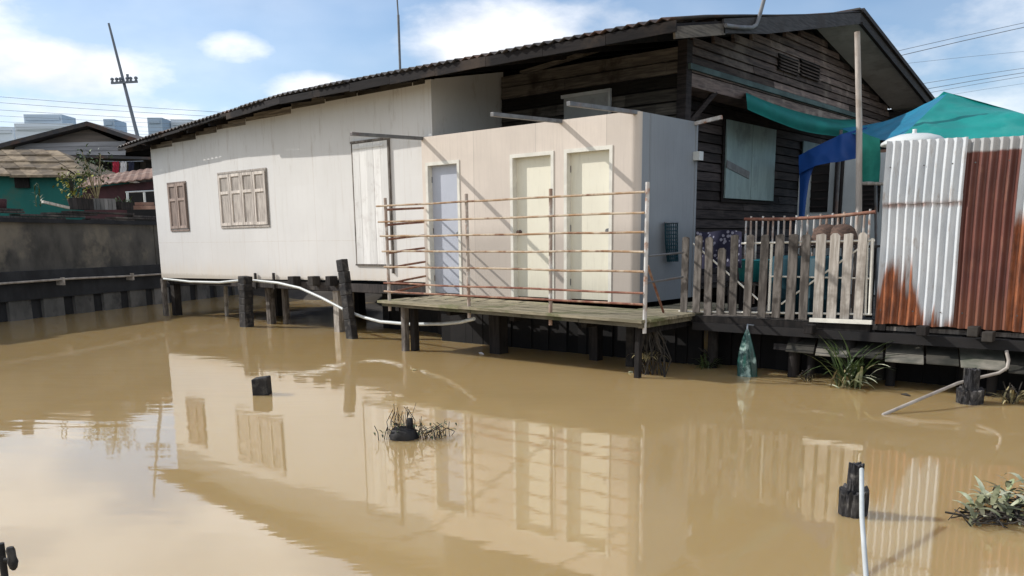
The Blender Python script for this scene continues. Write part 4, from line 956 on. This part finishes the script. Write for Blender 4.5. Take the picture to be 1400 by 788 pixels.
# ---------------------------------------------------------------- plants
g = WALL(1160, 522, -.22); g.z = 0
gt = thing('grass_clump', 'long-leaved grass clump growing before the fence post', 'plant', g)
clump(g, 75, (.30, .80), .022, (.6, 1.9), (R(55), R(88)), .10).build('leaves', 'leaf', gt)
mb = clump(g+V(.05, -.05, 0), 14, (.2, .5), .03, (.9, 2.2), (R(40), R(80)), .12, az=(-1.5, .6))
for px_, py_, L, tl in ((1205, 497, .3, .7), (1190, 510, .28, .45), (1180, 512, .2, .3), (1150, 518, .25, .2)): blade(mb, WALL(px_-20, py_+8, -.3), -.3, L, 1.2, .035, 1.7, tl)
mb.build('pale_leaves', 'leaf_pale', gt)
mb = clump(g, 16, (.15, .4), .018, (.5, 2), (R(20), R(80)), .15); mb.build('dry_leaves', 'leaf_dry', gt)
g = WALL(885, 503, -.75); g.z = 0
rt = thing('root_tuft', 'dry root tuft hanging under the right corner of the deck', 'plant', g)
mb = MB()
for i in range(26):
    x = U(-.12, .22); pts = [g+V(x*.5, U(-.05, .05), .62), g+V(x, U(-.1, .1), .42), g+V(x*1.3+U(-.06, .06), U(-.1, .1), .2), g+V(x*1.2+U(-.1, .1), U(-.1, .1), -.02)]
    mb.tube(pts, U(.004, .012), 4, U(.6, 2))
mb.build('roots', 'twig', rt)
clump(g+V(.03, -.05, .20), 40, (.12, .26), .012, (1.5, 3.2), (R(40), R(85)), .08).build('dry_leaves', 'leaf_dry', rt)
def ball_plant(px_, py_, yy, h, name, label, n=40, m='leaf', wd=.02):
    g = WALL(px_, py_, yy); g.z = 0 if g.z < .12 else g.z
    t = thing(name, label, 'plant', g, 'small plants under the walkway')
    clump(g, n, (h*.5, h), wd, (.8, 2.4), (R(30), R(85)), h*.25).build('leaves', m, t)
    mb = MB()
    for i in range(7): mb.tube([g+V(0, 0, -.05), g+V(U(-.1, .1), U(-.1, .1), h*.4), g+V(U(-.2, .2)*h*2, U(-.1, .1), h*U(.5, .9))], .006, 4)
    mb.build('stems', 'twig', t)
ball_plant(966, 497, .15, .3, 'fern_clump', 'dim fern clump in the dark left of the green bag')
ball_plant(1106, 522, -.1, .17, 'twig_tuft', 'small brown twig tuft in the water left of the grass clump', 18, 'leaf_dry', .01)
ball_plant(1382, 543, -.2, .27, 'twig_tuft', 'grey twig tuft in the water at the right edge beside the bent pipe', 30, 'leaf_dry', .016)
# dark bush standing in the reflection
g = FL(552, 599); bp = thing('water_plant', 'dark tuft of dead stems on a black stump amid the reflection', 'plant', g)
mb = MB(); mb.lathe(g, [(.10, -.2), (.125, .02), (.11, .07), (.07, .09), (0, .095)], 12); mb.rough(.012); mb.lathe(g+rx*.055, [(.035, 0), (.03, .12), (.028, .17), (0, .175)], 8); mb.build('stump', 'black', bp)
mb = MB()
for i in range(75):
    a = g+rx*U(-.13, .36)+V(0, U(-.12, .12), 0); h = U(.05, .20)*(1.5 if abs((a-g).dot(rx)) < .13 else .7)
    mb.tube([a, a+V(U(-.03, .03), U(-.03, .03), h*.6), a+V(U(-.07, .07), U(-.05, .05), h)], U(.002, .0045), 4, U(.7, 1.6))
mb.build('stems', 'twig', bp)
mb = MB()
for i in range(60):
    a = g+rx*(U(-.18, .38))+V(0, U(-.14, .14), U(.01, .13)); blade(mb, a, U(0, 6.28), U(.03, .07), 1.5, .016, U(.5, 1.4), U(-.2, 1.2), 3)
mb.build('leaves', 'leaf', bp)
# pale floating plant at the right edge
g = FL(1375, 705); fp = thing('floating_plant', 'pale leaved floating plant mat at the right edge', 'plant', g)
mb = MB(); mb2 = MB(); mb3 = MB()
for i in range(130):
    a = g+rx*U(-.20, .60)+V(0, U(-.25, .30), .0); e = U(-.3, .3)
    mb2.tube([a, a+V(U(-.12, .12), U(-.12, .12), U(.02, .08)), a+V(U(-.2, .2), U(-.2, .2), U(.0, .05))], U(.003, .007), 4, U(.6, 2.5))
for i in range(190):
    sx = U(-.20, .60); hgt = .03+.26*max(0, 1-abs(sx-.30)/.6)
    a = g+rx*sx+V(0, U(-.25, .25), U(.01, hgt)); tgt = mb if U(0, 1) < .55 else mb3
    blade(tgt, a, U(0, 6.28), U(.08, .17), U(.5, 2.0), .034, U(.8, 1.6), U(-.1, 1.3), 5)
mb.build('pale_leaves', 'leaf_pale', fp); mb2.build('stems', 'twig', fp); mb3.build('olive_leaves', 'leaf_olive', fp)
# green bag
q = WALL(1021, 513, -.17); qt = WALL(1024, 446, -.13)
gb = thing('net_bag', 'wet dark green plastic bag hanging from the walkway into the water', 'bag', (q.x, q.y, 0))
mb = MB(); rows = []
for k in range(11):
    f = k/10; c = V(q.x+(qt.x-q.x)*f, q.y, -.05+(qt.z+.02)*f); rr = (.105*(1-f**1.7)**.8)*(.82+.18*math.sin(2.2*f+.6)) + .010
    rows.append([c+V(rr*math.cos(a)*(1+.22*math.sin(a*5+f*4)), rr*.7*math.sin(a)*(1+.22*math.sin(a*5+f*4)), 0) for a in [2*math.pi*j/40 for j in range(41)]])
mb.grid(rows); mb.build('bag', 'net_bag', gb)
mb = MB(); mb.tube([V(qt.x, q.y, qt.z-.06), V(qt.x, q.y, qt.z+.02), V(qt.x+.02, q.y+.12, .60)], .012, 6); mb.build('cord', 'wire', gb)
# floating bits
for (px_, py_, L, an, lb, mt) in ((658, 484, .16, .2, 'short white stick floating in the shade before the deck', 'white_cloth'), (862, 510, .06, 1.2, 'pale scrap floating beside the dry root tuft', 'leaf_pale'), (566, 507, .09, .5, 'pale scrap floating left of the deck shadow', 'leaf_dry'), (1238, 541, .12, .1, 'dark stick floating beside the bent pipe', 'twig'), (390, 433, .35, .1, 'pale scrap floating under the white house', 'pipe_old'), (462, 445, .3, -.5, 'thin pale stick floating behind the leaning stake', 'pipe_old')):
    g = FL(px_, py_); d = V(math.cos(an-.6), math.sin(an-.6), 0); mb = MB()
    mb.tube([g-d*L/2+V(0, 0, .006), g+V(0, 0, .012), g+d*L/2+V(0, 0, .006)], .014, 6, rr=[.006, .016, .008])
    tag(mb.build('floating_scrap', mt), lb, 'debris', 'scraps floating on the canal')

# ---------------------------------------------------------------- houses behind the retaining wall
def BG(px_, py_, dist, z=None):
    p = DIST(px_, py_, dist)
    return p
def facing(px_, dist, name, label, cat, group=None):
    p = DIST(px_, 300, dist); return thing(name, label, cat, (p.x, p.y, GZ), group, VYAW)
YV = V(-math.sin(VYAW), math.cos(VYAW), 0); XV = V(math.cos(VYAW), math.sin(VYAW), 0)
# teal shed with an old tiled hip roof
D = 30
sh = facing(50, D, 'teal_shed', 'teal walled shed under a tan old tile hip roof behind the canal wall', 'shed')
a, b_ = BG(-170, 243, D), BG(117, 243, D)
mb = MB(); f0, f1 = V(a.x, a.y, GZ), V(b_.x, b_.y, GZ); h = a.z-GZ+.05
mb.prism([f0, f1, f1+V(0, 0, h), f0+V(0, 0, h)], YV*3.4); mb.build('wall', 'teal_wall', sh)
e0, e1 = BG(-190, 240.5, D-.4), BG(126, 241.5, D-.4); r0, r1 = BG(-190, 204, D+1.7), BG(78, 205.5, D+1.7)
rf = None
mb = MB(); N = 4
for i in range(N):
    for q0, q1, s0, s1 in ((i/N, (i+1)/N, .05, 0),):
        A, B_ = e0.lerp(r0, q0), e1.lerp(r1, q0); C, E_ = e0.lerp(r0, q1), e1.lerp(r1, q1)
        up = V(0, 0, .05); K = 14
        for j in range(K):
            p, q = A.lerp(B_, j/K), A.lerp(B_, (j+1)/K+.002); p2, q2 = C.lerp(E_, j/K), C.lerp(E_, (j+1)/K+.002)
            k_ = V(0, 0, U(-.035, .04)); mb.add([p+up+k_, q+up+k_, q2+k_, p2+k_, p+k_-V(0, 0, .03), q+k_-V(0, 0, .03)], [(0, 1, 2, 3), (4, 5, 1, 0)], U(.65, 1.35))
e2 = e1+YV*4.2
mb.add([e1, e2, r1], [(0, 1, 2)], .8); mb.add([r0, r1, e2, e0+YV*4.2], [(0, 1, 2, 3)], .9)
mb.build('roof', 'thatch', sh)
mb = MB(); p = BG(20, 243, D-.05); mb.prism([p+V(0, 0, 0), p+XV*.5, p+XV*.5-V(0, 0, .35), p-V(0, 0, .35)], -YV*.05, .6); mb.build('beam_end', 'wood_dark', sh)
# gabled grey house
D = 42
gh = facing(110, D, 'gable_house', 'grey boarded house with a low dark gable roof behind the teal shed', 'house')
def hp_(x, y, d=D): return BG(x, y, d)
L0, R0_, A0 = hp_(15, 206), hp_(178, 200), hp_(119, 176)
mb = MB(); bz = GZ
L1, R1 = hp_(-5, 206), hp_(215, 206)
mb.prism([L0-V(0, 0, 0), R0_, A0], YV*9, 1.0); mb.build('gable', 'siding_brown', gh)
q0, q1, q2, q3 = hp_(18, 211.5, D-.06), hp_(172, 212.5, D-.06), hp_(172, 193, D-.06), hp_(22, 197, D-.06)
mb = MB()
for k in range(3):
    mb.add([q0.lerp(q3, k/3)-YV*.04, q1.lerp(q2, k/3)-YV*.04, q1.lerp(q2, (k+1)/3), q0.lerp(q3, (k+1)/3)], [(0, 1, 2, 3)], (1, .9, 1.05)[k])
mb.build('siding', 'siding', gh)
q0, q1 = hp_(15, 216), hp_(225, 216); mb = MB(); mb.prism([V(q0.x, q0.y, GZ), V(q1.x, q1.y, GZ), q1, q0], YV*9, .6); mb.build('wall', 'siding_brown', gh)
q0, q1 = hp_(10, 213, D-.8), hp_(232, 219, D-.8); mb = MB(); mb.bar(q0, q1, 1.4, .12, tone=1.2); mb.build('canopy', 'roof', gh)
mb = MB(); t = V(0, 0, .2)
for a, b_ in ((hp_(-6, 204, D-.7), hp_(119, 172, D-.7)), (hp_(119, 172, D-.7), hp_(200, 200, D-.7))):
    mb.prism([a, b_, b_+t, a+t], YV*10)
mb.build('roof', 'roof', gh)
for px_ in (100, 118, 140, 180, 200):
    q = hp_(px_, 262, D-.1); q2 = hp_(px_, 222, D-.1); mb = MB(); mb.prism([q, q+XV*.4, q2+XV*.4, q2], -YV*.05, U(.7, 2)); mb.build('window', 'near_black', gh)
# rust roofed lean-to
D = 27
ls = facing(170, D, 'rusty_shed', 'low maroon shed with a pale rusted iron roof beside the white house', 'shed')
a, b_, c, d = BG(105, 257, D), BG(225, 242, D), BG(225, 228, D+2.2), BG(120, 243, D+2.2)
mb = MB(); K = 22; rows = [[a.lerp(b_, j/K)+V(0, 0, .03*(j % 2)) for j in range(K+1)], [d.lerp(c, j/K)+V(0, 0, .03*(j % 2)) for j in range(K+1)]]
mb.grid(rows, 1, False); mb.build('roof', 'rust_roof', ls, solid=.03)
a, b_ = BG(112, 258, D+.3), BG(240, 245, D+.3); mb = MB(); mb.prism([V(a.x, a.y, GZ), V(b_.x, b_.y, GZ), b_, a], YV*2); mb.build('wall', 'maroon', ls)
mb = MB(); q = BG(172, 262, D+.25); mb.prism([V(q.x, q.y, GZ), V(q.x, q.y, GZ)+XV*.9, q+XV*.9+V(0, 0, .05), q], -YV*.05); mb.build('opening', 'near_black', ls)
# washing
for px_, mt, lb, wpx in ((157, 'red_cloth', 'red shirt hanging on a line under the grey house', 8), (167.5, 'white_cloth', 'white shirt hanging on a line between red and navy clothes', 8), (178, 'navy_cloth', 'navy cloth hanging on a line beside the white shirt', 7)):
    D = 36; a = BG(px_-wpx/2, 221, D); k = D/F_PX; rows = []
    for i in range(6):
        rows.append([a+XV*(wpx*k*(j/6)*(1 if i > 1 else 1.15))+YV*(.06*math.sin(j*2+i))-V(0, 0, i*3.1*k) for j in range(7)])
    mb = MB(); mb.grid(rows); tag(mb.build('hanging_cloth', mt), lb, 'laundry', 'washing under the grey house')
mb = MB(); D = 36.02; mb.tube([BG(138, 220.3, D), BG(165, 221.5, D), BG(196, 220.5, D)], .015, 5); tag(mb.build('washing_line', 'wire'), 'thin washing line under the canopy of the grey house', 'line')
# clutter on top of the retaining wall
def onwall(px_, py_, back=.1):       # point over the wall line
    d = ray(px_, py_); P0 = EK(0, 0, -back); t = (P0-CAM).dot(EN)/d.dot(EN); return CAM+d*t
mb = MB()
for i in range(15):
    k = -6+i*.75+U(0, .3); eb(k, k+U(1.2, 2.4), 2.245+.055*(i % 4), 2.285+.055*(i % 4), -.30+U(-.05, .05), -.06+U(-.05, .08), U(1, 4.5), mb)
tag(mb.build('timber_pile', 'wood_dark'), 'dark loose timbers lying along the top of the retaining wall', 'timber')
a = onwall(58, 276, .5); b_ = onwall(94, 284.5, .3); mb = MB(); mb.bar(a, b_, .09, .06, tone=1.6); tag(mb.build('white_plank', 'wood_pale'), 'pale plank resting aslant on the wall top before the teal shed', 'plank')
for (px_, w_, h_), lb in (((112, .55, .28), 'low black planter box on the wall top, left of the slatted crate'), ((169, .45, .2), 'low black planter box on the wall top, right of the slatted crate')):
    g = onwall(px_, 287, .22); mb = MB(); t = thing('planter_box', lb, 'planter', g, 'planters on the wall top')
    mb.bar(g-ED*w_/2+V(0, 0, h_/2), g+ED*w_/2+V(0, 0, h_/2), .24, h_, tone=1.5, wd2=.26); mb.build('box', 'wood_dark', t)
    clump(g+V(0, 0, h_-.02), 34, (.10, .28), .03, (.6, 2), (R(30), R(85)), .2).build('leaves', 'leaf_dry' if px_ < 150 else 'leaf', t)
bx = thing('slatted_crate', 'grey slatted crate on the retaining wall top', 'crate', onwall(142, 288, .2))
a, b_ = onwall(127, 287, .2), onwall(160, 287, .2); hh = onwall(127, 271.5, .2).z-a.z; n = 6
for i in range(n):
    p, q = a.lerp(b_, i/n), a.lerp(b_, (i+.86)/n); mb = MB(); mb.prism([p, q, q+V(0, 0, hh), p+V(0, 0, hh)], V(-.28, -.14, 0), U(1.2, 1.8)); mb.build('slat', 'pile', bx)
for px_, h_, mt, lb, lr in ((103, .62, 'leaf_yellow', 'yellowish bushy pot plant on the wall top before the teal shed', .5), (134, 1.25, 'leaf', 'taller green pot plant with bare stems before the grey house', .4)):
    g = onwall(px_, 285, .55); t = thing('pot_plant', lb, 'pot plant', g)
    mb = MB(); mb.lathe(g, [(0, 0), (.12, 0), (.16, .2), (.17, .22), (.14, .22), (0, .2)], 12); mb.build('pot', 'maroon', t)
    mb = MB(); lf = MB()
    for i in range(10):
        e = g+V(U(-.28, .28), U(-.28, .28), .2+h_*U(.5, 1)); mb.tube([g+V(0, 0, .15), g.lerp(e, .5)+V(U(-.08, .08), 0, .08), e], .01, 4)
        for k in range(20): blade(lf, e+V(U(-.2, .2), U(-.2, .2), U(-.22 if h_ > 1 else -.5, .12)), U(0, 6.28), U(.08, .14), 1, .05, U(.5, 1.7), U(-.4, 1.2), 3)
    mb.build('stems', 'twig' if h_ < 1 else 'leaf_dry', t); lf.build('leaves', mt, t)
for px_, lb in ((50, 'thin young plant on the wall top, leftmost before the teal shed'), (56, 'thin young plant on the wall top, second before the teal shed')):
    g = onwall(px_, 283, .4); mb = MB()
    for k in range(9): blade(mb, g+V(0, 0, .06*k), U(0, 6.28), U(.1, .2), 1, .03, U(.7, 1.5), U(.3, 1.2), 3)
    mb.tube([g, g+V(0, 0, .5)], .008, 4); tag(mb.build('young_plant', 'leaf'), lb, 'plant', 'young plants on the wall top')
hr = thing('handrail', 'white pipe handrail on the wall top beside the white house', 'railing', onwall(180, 285, .3))
for a, b_ in (((174, 263), (176, 285)), ((197, 263), (199, 285))):
    mb = MB(); mb.tube([onwall(*a, .3), onwall(*b_, .3)], .03, 6); mb.build('post', 'white_plastic', hr)
mb = MB(); mb.tube([onwall(172, 263, .3), onwall(212, 261, .3)], .022, 6); mb.build('rail', 'white_plastic', hr)
mb = MB(); a, b_ = onwall(186, 284, .2), onwall(206, 284, .2); mb.bar(a, b_, .3, .10, tone=2.0); mb.bar(a.lerp(b_, .2)+V(0, 0, .10), b_+V(0, 0, .1), .25, .08, tone=1.5); tag(mb.build('brick_stack', 'rust_roof'), 'small pale brick stack on the wall top below the handrail', 'bricks')
mb = MB(); q = onwall(2, 288, .4); mb.lathe(q, [(0, 0), (.10, 0), (.13, .24), (.12, .25), (0, .2)], 14); tag(mb.build('bucket', 'maroon'), 'dark red bucket on the wall top at the left edge', 'bucket')

# ---------------------------------------------------------------- distant towers, utility pole, wires
def tower(x0, x1, y1, D, mt, label, n=0):
    a, b_ = DIST(x0, y1, D), DIST(x1, y1, D); t = thing('tower_block', label, 'building', V((a.x+b_.x)/2, (a.y+b_.y)/2, 0), 'hazy towers on the skyline')
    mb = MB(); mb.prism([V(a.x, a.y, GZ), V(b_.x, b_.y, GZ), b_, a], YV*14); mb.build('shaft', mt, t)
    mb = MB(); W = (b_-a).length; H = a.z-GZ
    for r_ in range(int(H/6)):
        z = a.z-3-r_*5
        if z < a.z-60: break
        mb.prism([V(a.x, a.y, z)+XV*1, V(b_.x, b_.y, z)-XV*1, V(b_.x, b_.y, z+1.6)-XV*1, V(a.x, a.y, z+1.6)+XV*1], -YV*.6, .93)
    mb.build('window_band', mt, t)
tower(-10, 18, 174, 430, 'haze2', 'pale low block far left on the hazy skyline')
tower(19, 100, 169, 420, 'haze2', 'wide pale block below the tallest hazy tower')
tower(32, 84, 156.5, 440, 'haze1', 'widest tall hazy tower on the left skyline')
tower(141, 156, 163, 450, 'haze3', 'slim grey hazy tower right of the gable roof peak')
tower(201, 221, 161, 450, 'haze3', 'blue-grey hazy tower beside the leaning utility pole')
tower(233, 262, 163.5, 460, 'haze2', 'faint pale tower just above the white house roof')
D = 50
up = thing('utility_pole', 'leaning wooden utility pole with a crossarm behind the canal houses', 'utility pole', DIST(190, 200, D))
a, b_ = DIST(148.5, 32, D), DIST(189, 190, D); mb = MB(); mb.tube([b_+(b_-a)*1.15, b_, a], .13, 8, rr=[.12, .11, .06]); mb.build('pole', 'wire', up)
a, b_ = DIST(152, 114, D-.2), DIST(188, 112, D-.2); mb = MB(); mb.bar(a, b_, .1, .1); mb.build('crossarm', 'wire', up)
for f in (.05, .22, .36, .62, .75, .95):
    p = a.lerp(b_, f); mb = MB(); mb.lathe(p, [(.05, .02), (.09, .08), (.05, .12), (.11, .18), (.09, .26), (0, .3)], 8); mb.build('insulator', 'wire', up)
p = DIST(175, 112, D-.2); mb = MB(); mb.tube([p, p+V(0, 0, .4)], .05, 6, rr=[.04, .08]); mb.build('fuse', 'wire', up)
for i, (ya, yb) in enumerate(((130, 152), (138, 158.5), (148, 165), (156, 170), (164, 175), (171, 180), (176, 184))):
    D = 62+i*1.5; pts = [DIST(-200+600*k/10, ya+(yb-ya)*((-200+600*k/10)/300) + 3*math.sin(math.pi*k/10), D) for k in range(11)]
    mb = MB(); mb.tube(pts, .013 if i < 3 else .011, 5)
    tag(mb.build('power_line', 'wire'), 'power line across the left sky, %s' % ('topmost', 'second from the top', 'third from the top', 'fourth from the top', 'third from the bottom', 'second from the bottom', 'lowest')[i], 'cable', 'power lines across the left sky')
RW = [((1225, 70), (1400, 31), 'topmost of the upper pair'), ((1228, 76.5), (1400, 37), 'second, close below the topmost'), ((1235, 87), (1400, 70), 'third from the top, faint and alone'), ((1262, 114), (1400, 93), 'fourth from the top'), ((1264, 122), (1400, 99), 'fifth from the top'), ((1268, 127), (1400, 104), 'sixth from the top'), ((1290, 131), (1400, 114), 'lowest, just above the canopy')]
for i, (a, b_, lb) in enumerate(RW):
    D = 34+i; pts = []
    for k in range(9):
        f = -1.2+3.4*k/8; pts.append(DIST(a[0]+(b_[0]-a[0])*f, a[1]+(b_[1]-a[1])*f+2*(f-.5)**2, D))
    mb = MB(); mb.tube(pts, (.010, .014, .006, .009, .012, .009, .006)[i], 5)
    tag(mb.build('power_line', 'wire'), 'power line in the right sky, '+lb, 'cable', 'power lines in the right sky')

# ---------------------------------------------------------------- light and sky
SUN = V(-1.97, -1.0, 1.5).normalized()
ld = bpy.data.lights.new('sun', 'SUN'); ld.energy = 4.3; ld.angle = R(.5); ld.color = (1, .955, .89)
lo = bpy.data.objects.new('sun', ld); col.objects.link(lo); lo.location = (-20, -10, 20)
lo.rotation_euler = SUN.to_track_quat('Z', 'Y').to_euler()
wd = bpy.data.worlds.new('World'); scene.world = wd; wd.use_nodes = True
nt = wd.node_tree; nt.nodes.clear()
out = nn(nt, 'ShaderNodeOutputWorld'); bg = nn(nt, 'ShaderNodeBackground'); nt.links.new(bg.outputs[0], out.inputs[0])
sky = nn(nt, 'ShaderNodeTexSky', sky_type='NISHITA'); sky.sun_disc = False
sky.sun_elevation = math.asin(SUN.z); sky.sun_rotation = math.atan2(SUN.x, SUN.y)
sky.air_density = 1.0; sky.dust_density = .4; sky.ozone_density = 1.6
tc = nn(nt, 'ShaderNodeTexCoord')
def wnoise(scale, st, detail, off):
    mp = nn(nt, 'ShaderNodeMapping'); mp.inputs['Scale'].default_value = st; mp.inputs['Location'].default_value = off
    nt.links.new(tc.outputs['Generated'], mp.inputs[0]); n = nn(nt, 'ShaderNodeTexNoise'); n.inputs['Scale'].default_value = scale
    n.inputs['Detail'].default_value = detail; n.inputs['Roughness'].default_value = .55; nt.links.new(mp.outputs[0], n.inputs['Vector']); return n.outputs[0]
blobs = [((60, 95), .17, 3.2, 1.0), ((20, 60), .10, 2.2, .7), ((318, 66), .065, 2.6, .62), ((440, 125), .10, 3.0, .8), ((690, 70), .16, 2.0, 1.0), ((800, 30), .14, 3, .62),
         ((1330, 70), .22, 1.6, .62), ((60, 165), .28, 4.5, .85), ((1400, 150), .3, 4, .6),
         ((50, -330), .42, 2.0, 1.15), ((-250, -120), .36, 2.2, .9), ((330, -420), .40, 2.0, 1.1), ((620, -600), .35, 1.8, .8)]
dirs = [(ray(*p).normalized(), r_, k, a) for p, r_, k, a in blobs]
dirs += [(V(.55, -.72, .45).normalized(), .95, 1.1, 1.15), (V(.9, .1, .55).normalized(), .55, 1.2, .95), (V(-.3, -.8, .75).normalized(), .7, 1.1, 1.0), (V(.1, .2, 1).normalized(), .45, 1, .75)]  # clouds added overhead and behind the camera to brighten shaded sides
tot = None
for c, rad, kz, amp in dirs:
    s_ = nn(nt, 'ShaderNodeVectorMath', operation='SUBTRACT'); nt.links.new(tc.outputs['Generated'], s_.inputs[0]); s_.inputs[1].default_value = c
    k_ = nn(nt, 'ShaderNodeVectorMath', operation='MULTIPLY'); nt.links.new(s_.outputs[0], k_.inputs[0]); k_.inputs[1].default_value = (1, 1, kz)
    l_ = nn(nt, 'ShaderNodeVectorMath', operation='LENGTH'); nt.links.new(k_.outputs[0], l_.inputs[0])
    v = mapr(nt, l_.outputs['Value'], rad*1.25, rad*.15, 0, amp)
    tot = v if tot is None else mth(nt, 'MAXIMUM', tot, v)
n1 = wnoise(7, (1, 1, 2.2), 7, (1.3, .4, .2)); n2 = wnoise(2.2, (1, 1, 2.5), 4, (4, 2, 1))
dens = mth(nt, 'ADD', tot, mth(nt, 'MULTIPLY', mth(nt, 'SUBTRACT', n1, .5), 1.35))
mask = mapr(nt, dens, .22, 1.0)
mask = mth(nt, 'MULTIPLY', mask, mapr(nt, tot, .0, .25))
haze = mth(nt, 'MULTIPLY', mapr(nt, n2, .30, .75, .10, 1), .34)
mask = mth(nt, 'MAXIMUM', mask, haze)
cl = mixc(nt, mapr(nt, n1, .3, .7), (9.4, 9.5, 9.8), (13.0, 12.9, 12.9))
skc = mixc(nt, 1.0, sky.outputs[0], (1.12, 1.28, 1.42), 'MULTIPLY')
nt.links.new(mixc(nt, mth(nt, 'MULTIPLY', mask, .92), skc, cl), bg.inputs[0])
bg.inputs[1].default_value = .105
scene.view_settings.view_transform = 'Standard'; scene.view_settings.look = 'None'
scene.view_settings.exposure = 0; scene.view_settings.gamma = 1
scene.cycles.max_bounces = 8; scene.cycles.use_denoising = True
